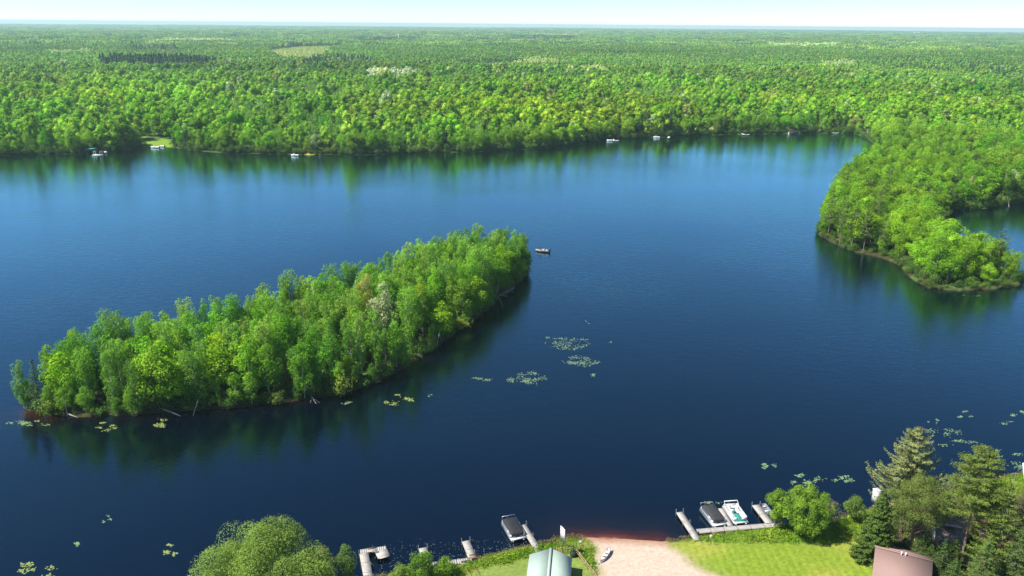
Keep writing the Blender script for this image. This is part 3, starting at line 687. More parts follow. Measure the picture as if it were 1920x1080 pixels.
# --- peninsula and the wood behind it
pen = jgrid(PENIN[:, 0].min()-5, PENIN[:, 0].max()+5, PENIN[:, 1].min()-5, PENIN[:, 1].max()+5, 5.2, RG(4)); d_p = sdf(pen, PENIN)
rr_ = np.hypot(pen[:, 0], pen[:, 1]); ok = (d_p > 1.0); pen = pen[ok]; d_p = d_p[ok]; rr_ = rr_[ok]; order = np.argsort(rr_)
GPN = 'trees of the wooded point'; npn = 0; pc = dict(birch=0, maple=0, aspen=0, pine=0)
rg = RG(19)
for i in order:
    x, y = pen[i]; d = d_p[i]; r = rr_[i]; u = rg.random(); px, py = pj((x, y, 0))
    fam, tint = species(x, y, 500, rg)
    kd = 'birch' if u < .22 else ('aspen' if u < .45 else ('pine' if u > .93 else 'maple'))
    H = rg.uniform(9, 14.5)*(.8 if d < 4 else 1) if r > 275 else rg.uniform(10.5, 14)
    if kd == 'pine': tint = np.array((.06, .10, .035)); H += 1.5
    else: tint = np.array([.165, .315, .028])*rg.uniform(.66, 1.28)+np.array([.04, .016, 0])*float(wob(x, y, 13, 3))
    tint = np.clip(tint, .01, 1)
    if npn < 330 and pc[kd] < 110:
        where = 'on the wooded point\'s tip' if r < 262 else ('on the wooded point\'s neck' if r < 330 else 'at the wooded point\'s root')
        edge = 'by the water ' if d < 5 else 'in the wood '
        tone = 'yellow-green' if tint[0] > .185 else ('deep green' if tint[1] < .28 else 'fresh green')
        lb = '%s %s %s%s' % (tone if kd != 'pine' else 'dark', {'birch': 'birch', 'aspen': 'aspen', 'maple': 'leafy tree', 'pine': 'pine'}[kd], edge, where)
        thing_tree(kd, x, y, .5, H, lb, {'birch': 'birch tree', 'aspen': 'aspen tree', 'maple': 'leafy tree', 'pine': 'pine tree'}[kd], GPN, tint, rg=rg, wide=rg.uniform(1.1, 1.5)); npn += 1; pc[kd] += 1
    else: put(x, y, .5, kd, rg, H/KH[kd], tint)
print('peninsula', npn, len(pen))
for k, (px, yb, yt) in enumerate(((1552, 445, 352), (1574, 458, 366), (1596, 466, 378), (1618, 474, 384), (1650, 478, 402), (1640, 440, 350))):
    b = gp(px, yb, .4); thing_tree('pine', b[0], b[1], .5, height_to(b, yt), 'dark olive pine in the row of pines on the point\'s left flank', 'pine tree', 'dark pines on the point\'s left flank', (.065, .095, .035), k % 3, .85)
# --- right-hand mainland near the inlet, full trees up to 620 m
AZL, AZR = -.72, .74
P = jgrid(100, 620, 180, 640, 6.4, RG(5), .5); r = np.hypot(P[:, 0], P[:, 1]); azs = np.arctan2(P[:, 0], P[:, 1])
k = (r > shore_r(azs)+1.5) & (azs > .38) & (azs < AZR) & (r < 620) & ~inside(P, PENIN)
P = P[k]; r = r[k]; P = P[~blocked(P, 7)]
r = np.hypot(P[:, 0], P[:, 1]); rg = RG(21)
IC, TT = species_all(P, r, rg); ZZ = gz(P[:, 0], P[:, 1])
for (x, y), q, ic, tint, z_ in zip(P, r, IC, TT, ZZ):
    fam = 'con' if ic else 'dec'; u = rg.random()
    kd = ('pine' if u < .8 else 'spruce') if (fam == 'con' or u > .93) else ('birch' if u < .16 else ('aspen' if u < .36 else 'maple'))
    if fam == 'con' or u > .93: tint = np.array((.06, .10, .035))*rg.uniform(.7, 1.2)
    H = rg.uniform(10.5, 16.5)
    put(x, y, z_, kd, rg, H/KH[kd]*1.05, tint, rg.uniform(1.15, 1.55))
# --- far shore: the first rank along the water, each tree its own thing
GF = 'first rank of trees along the far shore'
azf = np.linspace(-.64, .405, 170); rg = RG(23); nf = 0
shx = lambda a_, k_: ((shore_r(a_)+k_)*sin(a_), (shore_r(a_)+k_)*cos(a_))
fspec = [('pine', 1212, 258, 195, 'dark tall pine with open layered boughs, the left one left of the far lawn', (.035, .07, .035), .9),
         ('pine', 1255, 256, 205, 'dark tall pine with open layered boughs right beside the far lawn', (.035, .07, .035), .95),
         ('maple', 1245, 250, 212, 'dark green leafy tree between the two dark pines on the far shore', (.06, .13, .03), .8),
         ('maple', 912, 255, 198, 'pale cream tree standing above the far shore wood', (.33, .32, .22), .8),
         ('maple', 688, 240, 188, 'brown-tinged leafy tree above the far shore wood', (.24, .17, .06), .8),
         ('birch', 660, 262, 205, 'tan-flushed birch on the far shore below the brown-tinged tree', (.21, .21, .06), 1.2),
         ('maple', 1510, 210, 168, 'whitish blossoming tree in the wood behind the far shore', (.45, .42, .36), .7),
         ('spruce', 772, 283, 232, 'dark green columnar spruce on the far shore waterline', (.025, .075, .03), 1.0),
         ('maple', 630, 289, 262, 'low pale yellow-green tree at the far waterline by the small white cabin', (.2, .26, .06), .9),
         ('spruce', 112, 200, 172, 'dark conifer crown standing out of the far wood at left', (.02, .05, .03), 1.4),
         ('maple', 145, 186, 160, 'dark green round tree in the far wood at left', (.045, .11, .03), 1.0)]
spx = []
for kd, px, yb, yt, lb, ti, wd in fspec:
    b = gp(px, yb, 2); z = float(gz(b[0], b[1]))
    if np.hypot(b[0], b[1]) < shore_r(atan2(b[0], b[1]))+1: rr2 = shore_r(atan2(b[0], b[1]))+3; a_ = atan2(b[0], b[1]); b = np.array([rr2*sin(a_), rr2*cos(a_), .6]); z = .6
    H = height_to(np.array([b[0], b[1], z]), yt); spx.append(b[:2])
    thing_tree(kd, b[0], b[1], z, H, lb, {'pine': 'pine tree', 'spruce': 'spruce tree', 'birch': 'birch tree', 'maple': 'leafy tree'}[kd], None, ti, 0, wd)
spx = np.array(spx)
for a_ in azf:
    a_ += rg.normal()*.0015; k_ = rg.uniform(2, 7); x, y = shx(a_, k_)
    if blocked(np.array([[x, y]]), 5)[0] or np.min(np.hypot(*(spx-[x, y]).T)) < 4: continue
    fam, tint = species(x, y, 560, rg); u = rg.random(); kd = 'maple' if u < .5 else ('birch' if u < .8 else 'aspen')
    H = rg.uniform(8, 15.5); px, py = pj((x, y, 0)); tone = 'yellow-green' if tint[0] > .175 else ('deep green' if tint[1] < .28 else 'fresh green')
    seg = ('left quarter', 'middle left', 'middle right', 'right end')[min(3, int(max(0, px)/410))]
    lb = '%s %s %s at the far waterline, %s' % ('tall' if H > 12.5 else 'lower', tone, {'birch': 'birch', 'aspen': 'aspen', 'maple': 'leafy tree'}[kd], seg)
    if 0 < px < 1640: thing_tree(kd, x, y, float(gz(x, y)), H, lb, {'birch': 'birch tree', 'aspen': 'aspen tree', 'maple': 'leafy tree'}[kd], GF, tint, rg=rg, wide=rg.uniform(1, 1.35)); nf += 1
    else: put(x, y, float(gz(x, y)), kd, rg, H/KH[kd], tint)
print('far rank', nf)
# --- the forest of the far country
P = jgrid(-900, 1000, 400, 1320, 7.2, RG(6), .6); r = np.hypot(P[:, 0], P[:, 1]); azs = np.arctan2(P[:, 0], P[:, 1])
k = (r > shore_r(azs)+6) & (azs > AZL) & (azs < AZR) & (r < 1300) & ~((azs > .38) & (r < 620)) & ~inside(P, PENIN); P = P[k]; P = P[~blocked(P)]
r = np.hypot(P[:, 0], P[:, 1]); Z = gz(P[:, 0], P[:, 1]); rg = RG(25)
IC, TT = species_all(P, r, rg)
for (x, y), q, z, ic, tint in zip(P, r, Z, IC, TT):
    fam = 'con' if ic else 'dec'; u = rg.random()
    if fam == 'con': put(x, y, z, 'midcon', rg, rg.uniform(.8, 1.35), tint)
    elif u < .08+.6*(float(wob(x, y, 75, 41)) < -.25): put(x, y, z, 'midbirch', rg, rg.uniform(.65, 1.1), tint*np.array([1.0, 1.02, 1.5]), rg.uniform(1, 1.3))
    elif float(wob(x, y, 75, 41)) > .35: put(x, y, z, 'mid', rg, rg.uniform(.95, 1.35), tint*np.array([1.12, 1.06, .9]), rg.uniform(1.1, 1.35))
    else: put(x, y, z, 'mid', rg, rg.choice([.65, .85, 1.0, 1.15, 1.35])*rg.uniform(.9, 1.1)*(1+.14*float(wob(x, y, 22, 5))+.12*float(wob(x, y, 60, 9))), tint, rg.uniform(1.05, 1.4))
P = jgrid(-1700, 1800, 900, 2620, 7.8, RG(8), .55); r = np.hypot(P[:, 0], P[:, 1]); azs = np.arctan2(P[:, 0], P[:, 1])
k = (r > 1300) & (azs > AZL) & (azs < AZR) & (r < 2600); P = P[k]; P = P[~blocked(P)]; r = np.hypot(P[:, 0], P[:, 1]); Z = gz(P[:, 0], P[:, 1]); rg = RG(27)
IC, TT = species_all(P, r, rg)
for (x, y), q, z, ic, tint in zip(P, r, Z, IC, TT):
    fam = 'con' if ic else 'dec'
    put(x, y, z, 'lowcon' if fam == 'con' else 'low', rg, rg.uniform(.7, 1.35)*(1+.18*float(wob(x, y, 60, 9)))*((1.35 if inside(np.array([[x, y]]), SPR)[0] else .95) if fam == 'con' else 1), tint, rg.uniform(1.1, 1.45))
for (ra, rb, s) in ((2600, 6500, 42), (6500, 15200, 88)):
    P = jgrid(-rb*.7, rb*.72, ra*.6, rb, s, RG(int(ra))); r = np.hypot(P[:, 0], P[:, 1]); azs = np.arctan2(P[:, 0], P[:, 1])
    k = (r > ra) & (azs > AZL) & (azs < AZR) & (r < rb); P = P[k]; P = P[~blocked(P)]; r = np.hypot(P[:, 0], P[:, 1]); Z = gz(P[:, 0], P[:, 1]); rg = RG(29)
    IC, TT = species_all(P, r, rg)
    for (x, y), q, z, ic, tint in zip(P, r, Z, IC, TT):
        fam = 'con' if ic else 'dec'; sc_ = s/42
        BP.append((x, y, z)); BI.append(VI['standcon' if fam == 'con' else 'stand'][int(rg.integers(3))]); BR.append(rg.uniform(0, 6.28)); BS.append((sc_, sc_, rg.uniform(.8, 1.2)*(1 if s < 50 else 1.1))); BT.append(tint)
P = jgrid(*(MARSH.min(0)[0]-5, MARSH.max(0)[0]+5, MARSH.min(0)[1]-5, MARSH.max(0)[1]+5), 8.5, RG(51)); P = P[inside(P, MARSH)]; rg = RG(52); Z = gz(P[:, 0], P[:, 1])
for (x, y), z in zip(P, Z): put(x, y, z, 'low', rg, rg.uniform(.15, .38), np.array((.30, .37, .08))*rg.uniform(.8, 1.2), 1.5)
print('scattered', len(BP))
scatter('forest', BP, BI, BR, BS, BT, VM, 'dense spring-green forest covering the land beyond the lake to the horizon', 'forest')
# --- undergrowth at the feet of the trees, along the wooded shores
UP, UI, UR, US, UT = [], [], [], [], []
rg = RG(31)
def under(P, z, s0, s1):
    for (x, y), zz in zip(P, z):
        UP.append((x, y, zz)); UI.append(int(rg.integers(3))); UR.append(rg.uniform(0, 6)); q = rg.uniform(s0, s1); US.append((q, q, q*rg.uniform(.7, 1.2)))
        UT.append(np.array(((.09, .17, .03), (.075, .15, .03), (.12, .18, .045), (.06, .13, .03))[int(rg.integers(4))])*rg.uniform(.8, 1.2))
P = jgrid(-112, 20, 145, 268, 2.3, RG(32)); d = sdf(P, ISLAND); P = P[(d > -.3) & ((d < 4) | (rg.random(len(P)) < .5))]; under(P, np.full(len(P), .2), .5, 1.35)
P = jgrid(95, 260, 205, 420, 2.6, RG(33)); d = sdf(P, PENIN); P = P[(d > -.3) & (d < 5)]; under(P, np.full(len(P), .2), .5, 1.3)
for a_ in np.linspace(-.66, .74, 520):
    k_ = rg.uniform(0, 3.5); x, y = shx(a_, k_)
    if blocked(np.array([[x, y]]), 3)[0]: continue
    under([(x, y)], [float(gz(x, y))], .8, 1.9)
scatter('undergrowth', UP, UI, UR, US, UT, [KINDS['shrub'][i][2].mesh('bush', [LEAF, BARK]) for i in range(3)], 'low bushes and saplings filling the wooded banks between the trunks', 'undergrowth')
# ------------------------------------------------------------------ near shore: planting
def own(kd, px, yb, yt, wpx, label, cat, tint, seed, name=None, z=None, **k):
    b = gp(px, yb, .5); zz = nz(b[0], b[1]) if z is None else z; b[2] = zz; H = height_to(b, yt); mid = np.array([b[0], b[1], H*.6])
    wm = wpx/F*((mid-np.array([0, 0, CH]))@fwd)
    if kd == 'leafy': lf, tk = broadleaf(seed, H, wm*.42, **k); lm, bm = LEAF, BARK
    elif kd == 'pinecloud': lf, tk = broadleaf(seed, H, wm*.42, **k); lm, bm = NEEDLE, PINEB
    else: lf, tk = conifer(seed, H, wm/2, **k); lm, bm = NEEDLE, PINEB
    return thing_own(name or 'broadleaf_tree', lf, tk, lm, bm, b, label, cat, tint)
own('leafy', 504, 1124, 1014, 350, 'huge round pale yellow-green willow filling the bottom left shore', 'willow tree', (.155, .235, .05), 301, 'willow_tree', .6,
    base=.02, nc=130, npc=560, hs=.19, cr=.17, tight=1, limbs=40, tr=.45, squash=1.25, asp=.45)
own('leafy', 650, 1100, 1022, 50, 'slim grey-green young tree at the right edge of the big willow', 'young tree', (.12, .19, .05), 302, 'young_tree', .6, base=.05, nc=26, npc=150, hs=.13, cr=.4)
own('leafy', 610, 1108, 1030, 86, 'dusty olive shrub tree between the willow and the slim young tree', 'young tree', (.14, .19, .055), 303, 'young_tree', .6, base=.05, nc=26, npc=170, hs=.13, cr=.36)
own('leafy', 790, 1086, 1038, 66, 'bushy green shoreline shrub growing over the foot of the short dock', 'shrub', (.11, .21, .03), 304, 'shrub', .5, base=.02, nc=30, npc=170, hs=.12, cr=.34)
own('leafy', 832, 1080, 1050, 60, 'low green shrub between the two short dock fingers', 'shrub', (.12, .22, .03), 305, 'shrub', .5, base=.02, nc=26, npc=150, hs=.11, cr=.36)
own('leafy', 752, 1090, 1066, 60, 'pale green low shrub at the bottom edge right of the long left dock', 'shrub', (.16, .24, .05), 306, 'shrub', .5, base=.02, nc=20, npc=150, hs=.11, cr=.36)
own('leafy', 1505, 1004, 908, 122, 'large bright green twin-topped bush tree beside the right dock', 'bush tree', (.15, .25, .035), 307, 'bush_tree', None, base=.03, nc=75, npc=260, hs=.14, cr=.2, limbs=26, tr=.2)
own('leafy', 1452, 990, 917, 60, 'smaller bright green bush leaning left of the large bush tree', 'bush tree', (.15, .25, .035), 308, 'bush_tree', None, base=.03, nc=26, npc=260, hs=.14, cr=.32)
own('leafy', 1557, 984, 942, 52, 'grey-brown twiggy bush right of the large bush tree', 'shrub', (.17, .17, .085), 309, 'shrub', None, base=.02, nc=24, npc=110, hs=.11, cr=.36, limbs=20, squash=1.6, asp=.4)
own('leafy', 1600, 978, 931, 52, 'rounded green bush between the grey bush and the spruce', 'shrub', (.13, .20, .05), 310, 'shrub', None, base=.02, nc=24, npc=200, hs=.12, cr=.36)
own('con', 1636, 1052, 920, 90, 'dense dark green spruce at the right edge of the mown lawn', 'spruce tree', (.06, .10, .022), 311, 'spruce_tree', None, base=.02, step=.34, prof=.8, nb=13, dens=40, hs=.16, droop=-.3, curl=.18, irr=.1, thick=.3, asp=.6)
own('con', 1688, 1000, 800, 160, 'tall ragged pale olive white pine standing above the lake', 'pine tree', (.17, .20, .075), 312, 'pine_tree', None, base=.2, step=.52, prof=.62, nb=9, dens=50, hs=.14, droop=-.08, curl=.36, irr=.2, thick=.38, tr=.3, asp=.5, gap=.3)
own('pinecloud', 1703, 1046, 886, 146, 'broad round-crowned red pine with bare trunk behind the pink roof', 'pine tree', (.10, .135, .035), 313, 'pine_tree', None,
    base=.34, nc=110, npc=300, hs=.14, cr=.17, limbs=30, tr=.24, asp=.4)
own('con', 1798, 1068, 836, 124, 'tallest deep green pine with dark bare trunk right of the white pine', 'pine tree', (.10, .14, .03), 314, 'pine_tree', None, base=.42, step=.45, prof=.42, nb=8, dens=48, hs=.14, droop=.0, curl=.2, irr=.2, thick=.5, tr=.27, asp=.5)
own('con', 1762, 1020, 900, 92, 'thin grey-green pine half hidden left of the tallest pine', 'pine tree', (.10, .125, .055), 315, 'pine_tree', None, base=.3, step=.6, prof=.5, nb=6, dens=30, hs=.13, droop=0, curl=.25, irr=.3, thick=.4, tr=.18, asp=.5)
own('con', 1852, 1092, 900, 112, 'full mid-green fir right of the tallest pine', 'fir tree', (.10, .15, .03), 316, 'fir_tree', None, base=.04, step=.42, prof=.75, nb=9, dens=30, hs=.14, droop=-.15, curl=.25, irr=.22, thick=.32, asp=.5)
own('con', 1892, 1120, 980, 88, 'lower dark fir at the bottom right corner', 'fir tree', (.06, .10, .03), 317, 'fir_tree', .6, base=.04, step=.4, prof=.8, nb=9, dens=26, hs=.14, droop=-.2, curl=.2, irr=.2, thick=.3, asp=.5)
own('con', 1832, 1120, 1005, 88, 'lower green fir in front of the full fir', 'fir tree', (.07, .12, .03), 318, 'fir_tree', .6, base=.04, step=.4, prof=.8, nb=9, dens=26, hs=.14, droop=-.2, curl=.2, irr=.2, thick=.3, asp=.5)
own('con', 1905, 1060, 872, 66, 'tall sparse grey-olive spruce at the right edge', 'spruce tree', (.10, .12, .05), 319, 'spruce_tree', None, base=.1, step=.45, prof=.65, nb=8, dens=24, hs=.14, droop=-.2, curl=.12, irr=.3, thick=.3, asp=.5)
own('con', 1938, 1040, 900, 80, 'brownish spruce cut off by the right edge', 'spruce tree', (.09, .09, .045), 320, 'spruce_tree', None, base=.1, step=.42, prof=.7, nb=7, dens=11, hs=.17, irr=.3, thick=.4)
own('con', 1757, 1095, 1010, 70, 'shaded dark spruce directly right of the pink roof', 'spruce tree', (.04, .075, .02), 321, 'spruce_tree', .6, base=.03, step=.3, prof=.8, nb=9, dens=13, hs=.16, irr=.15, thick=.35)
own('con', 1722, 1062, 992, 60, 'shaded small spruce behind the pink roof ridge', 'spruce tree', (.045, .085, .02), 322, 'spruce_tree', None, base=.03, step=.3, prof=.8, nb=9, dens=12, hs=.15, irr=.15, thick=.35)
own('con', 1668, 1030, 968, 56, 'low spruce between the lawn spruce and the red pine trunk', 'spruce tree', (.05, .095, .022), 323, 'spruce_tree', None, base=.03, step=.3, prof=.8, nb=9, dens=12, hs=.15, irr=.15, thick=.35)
own('leafy', 1830, 1000, 915, 60, 'bluish green leafy tree behind the full fir', 'broadleaf tree', (.07, .13, .04), 324, None, None, base=.1, nc=26, npc=150, hs=.14, cr=.3)
b = gp(1876, 1010, .5); tk = bare(33, height_to(b, 885), .12); tk = tk.obj('dead_birch', BIRCHB); tk.location = b.tolist(); tag(tk, 'bare white dead birch trunk between the firs at right', 'dead tree')

for k, (px, yb, yt, wp, lb) in enumerate(((1690, 1046, 1006, 44, 'shaded low spruce just left of the red pine trunk'), (1738, 1072, 1020, 50, 'shaded low spruce between the pink roof and its dark neighbour'),
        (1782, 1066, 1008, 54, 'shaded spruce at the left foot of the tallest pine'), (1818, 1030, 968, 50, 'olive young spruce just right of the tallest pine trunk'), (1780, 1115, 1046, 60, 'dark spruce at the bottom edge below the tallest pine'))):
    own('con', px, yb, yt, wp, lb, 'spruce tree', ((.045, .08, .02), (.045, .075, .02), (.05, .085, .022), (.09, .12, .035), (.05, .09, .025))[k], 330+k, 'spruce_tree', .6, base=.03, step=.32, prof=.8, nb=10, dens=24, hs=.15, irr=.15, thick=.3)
# tall grass and weeds on the near bank: blades nobody could count
rg = RG(41); tuft = []
for k in range(3):
    g = G(); n = 22; a = rg.uniform(0, 6.28, n); C = np.column_stack([rg.normal(0, .2, n), rg.normal(0, .2, n), rg.uniform(.12, .38, n)])
    Nn = np.column_stack([np.cos(a), np.sin(a), rg.uniform(.2, .9, n)]); g.leaves(C, Nn, rg.uniform(.08, .2, n), rg, .5); tuft.append(g.mesh('tuft', [LEAF]))
P = jgrid(-60, 112, 84, 145, .42, RG(42)); d = sdf(P, NEAR); k = (d > -.5) & (d < 24) & (sdf(P, MOWN) < -.2) & (sdf(P, MOWN2) < -.1) & (sdf(P, SAND) < -.5) & (sdf(P, DIRT) < -.5) & ((sdf(P, SHADE_LITTER) < 0) | (np.random.default_rng(3).random(len(P)) < .12))
P = P[k]; d = d[k]; Z = nearz(P); rg = RG(43); n = len(P); sz = rg.uniform(.6, 1.35, n)*(1+.5*np.clip(wob(P[:, 0], P[:, 1], 2.5, 3), -1, 1))*np.where(d < 1.2, .8, 1)
tn = np.array([.15, .25, .03])*rg.uniform(.75, 1.25, (n, 1))+np.array([.05, .02, .01])*np.clip(wob(P[:, 0], P[:, 1], 3, 1), -.6, 1)[:, None]
tn = np.where((d < .8)[:, None], np.array([.20, .19, .08])*rg.uniform(.7, 1.1, (n, 1)), tn)
scatter('tall_grass', np.column_stack([P, Z-.03]), rg.integers(0, 3, n), rg.uniform(0, 6.28, n), np.repeat(sz[:, None], 3, 1), tn, tuft, 'tall uncut bright green grass and weeds along the near bank', 'tall grass')

# ------------------------------------------------------------------ docks
DZ = .55
def W(px, py, z=DZ): return gp(px, py, z)
def ext(a, b, e0=0, e1=0):
    d = (b-a)/np.linalg.norm(b-a); return a-d*e0, b+d*e1
def deckseg(parent, a, b, wd, name, mat=DECKM, seg=2.4):
    g = G(); L = np.linalg.norm(b-a); n = max(1, round(L/seg)); d = (b-a)/L
    for i in range(n):
        p = a+d*(L*i/n+.03); q = a+d*(L*(i+1)/n-.03); m_ = max(2, int(np.linalg.norm(q-p)/.3))
        for j in range(m_): g.bar(p+(q-p)*(j+.04)/m_, p+(q-p)*(j+.96)/m_, wd, .05)
        s_ = np.cross(d, [0, 0, 1]); 
        for e in (-1, 1): g.bar(p+s_*e*(wd/2-.04)-[0, 0, .09], q+s_*e*(wd/2-.04)-[0, 0, .09], .05, .12)
    o = g.obj(name, mat, parent); return o
def dock(label, segs, benches=(), rafts=(), cat='dock', mat=DECKM, mat_ramp=REDST):
    """segs: (name, pixel a, pixel b, width, posts on which sides)"""
    root = empty('dock', (0, 0, 0), 0, label, cat); c0 = W(*segs[0][1]); root.location = c0.tolist(); off = c0
    for nm, A, B, wd, posts in segs:
        a, b = W(*A)-off, W(*B)-off; deckseg(root, a, b, wd, nm, mat_ramp if nm == 'ramp' else mat)
        if posts:
            d = (b-a)/np.linalg.norm(b-a); s_ = np.cross(d, [0, 0, 1]); L = np.linalg.norm(b-a)
            for q in np.arange(.15, L, posts):
                for e in (-1, 1):
                    p = a+d*q+s_*e*(wd/2+.05); G().tube([p-[0, 0, 1.7], p+[0, 0, .5 if q > .2 else .75]], .035, 6).obj('post', POSTM, root)
                    if e == -1: 
                        g = G(); g.tube([p-s_*.1+[0, 0, -.35], p-s_*.1+[0, 0, .12]], [.24, .24], 9); g.obj('bumper', BLACK, root)
    for A, B, hb in benches:
        a, b = W(*A)-off, W(*B)-off; d = (b-a)/np.linalg.norm(b-a); s_ = np.cross(d, [0, 0, 1]); g = G()
        for k in range(3): g.bar(a+s_*(.15*k)+[0, 0, .45], b+s_*(.15*k)+[0, 0, .45], .12, .04)
        for q in (a, b): g.bar(q+[0, 0, .0]+s_*.15, q+[0, 0, .42]+s_*.15, .08, .3)
        be = g.obj('bench', DECKM if hb else BENCHW, root)
        g = G(); 
        for k in range(2): g.bar(a+[0, 0, .65+.15*k]-s_*.08, b+[0, 0, .65+.15*k]-s_*.08, .03, .11)
        g.obj('backrest', BENCHW, be)
    return root
dock('long grey dock with three slips holding two pontoon boats', [
    ('finger', (1273.5, 960), (1308.5, 1013), 1.15, 2.9), ('finger', (1351, 953), (1370, 986), .85, 0), ('finger', (1416.5, 946.5), (1444, 982), 1.35, 2.8),
    ('walkway', (1307, 996), (1457, 983.5), 1.1, 0)])
dock('single straight grey dock beside the lone covered pontoon boat', [('walkway', (980, 984), (1011, 1034), 1.05, 3.0)])
r_ = dock('u-shaped pale dock with a bench and square end at bottom left', [
    ('walkway', (682, 1037), (696, 1112), 1.35, 2.9), ('crosspiece', (675, 1034.5), (724.5, 1027.5), 1.0, 0)], [((690.5, 1037.2), (707, 1034.8), 1)])
a, b = W(714, 1031.5), W(720.5, 1046); g = G(); 
pl_ = []; wd = .95; d = (b-a)/np.linalg.norm(b-a); s_ = np.cross(d, [0, 0, 1]); L = np.linalg.norm(b-a)
g.bar(a, b-d*.3, 1.9, .1); g.bar(b-d*.3, b-d*.12, 1.7, .1); g.bar(b-d*.12, b, 1.3, .1)
o_ = g.obj('end_platform', DECKM, r_); o_.location = (-Vector(r_.location))
r_ = dock('weathered dock with two fingers joined by a walkway and a red ramp', [
    ('finger', (792.5, 1027), (802, 1058), 1.3, 3.0), ('finger', (873, 1014), (886, 1047), 1.25, 3.0), ('walkway', (798, 1060), (886, 1049.5), 1.05, 0),
    ('landing', (871, 1051), (880.5, 1071), 1.25, 0), ('ramp', (880.5, 1071.5), (890, 1094), 1.2, 0)], [((880, 1049.5), (897.5, 1047), 0)])
for e in (-1, 1):
    a, b = W(880, 1070)-np.array(r_.location), W(890, 1094)-np.array(r_.location); d = (b-a)/np.linalg.norm(b-a); s_ = np.cross(d, [0, 0, 1])*e*.62; g = G()
    g.tube([a+s_, a+s_+[0, 0, .8], a+s_+[0, 0, .95]+d*.15, b+s_+[0, 0, .95], b+s_], .035, 5)
    g.tube([(a+b)/2+s_, (a+b)/2+s_+[0, 0, .95]], .035, 5); g.obj('handrail', REDST, r_)

# ------------------------------------------------------------------ boats
def rrect(w, l, r, n=3):
    P = []
    for cx, cy, a0 in ((w/2-r, l/2-r, 0), (-w/2+r, l/2-r, 90), (-w/2+r, -l/2+r, 180), (w/2-r, -l/2+r, 270)):
        for k in range(n+1): a = radians(a0+90*k/n); P.append((cx+r*cos(a), cy+r*sin(a)))
    return np.array(P)
def loft(g, rings, m=0, lv=None):
    """rings of equal length, plus a closing fan top"""
    n = len(rings[0]); V = np.vstack(rings+[np.tile(rings[-1].mean(0), (n, 1))+(rings[-1]-rings[-1].mean(0))*.01]); k = len(rings)
    g.add(V, [[i*n+j, i*n+(j+1) % n, (i+1)*n+(j+1) % n, (i+1)*n+j] for i in range(k) for j in range(n)], m, lv)
def axis_thing(name, A, B, z, label, cat):
    a, b = gp(*A, z), gp(*B, z); c = (a+b)/2; d = b-a
    return empty(name, (c[0], c[1], 0), atan2(-d[0], d[1]), label, cat), float(np.hypot(d[0], d[1]))
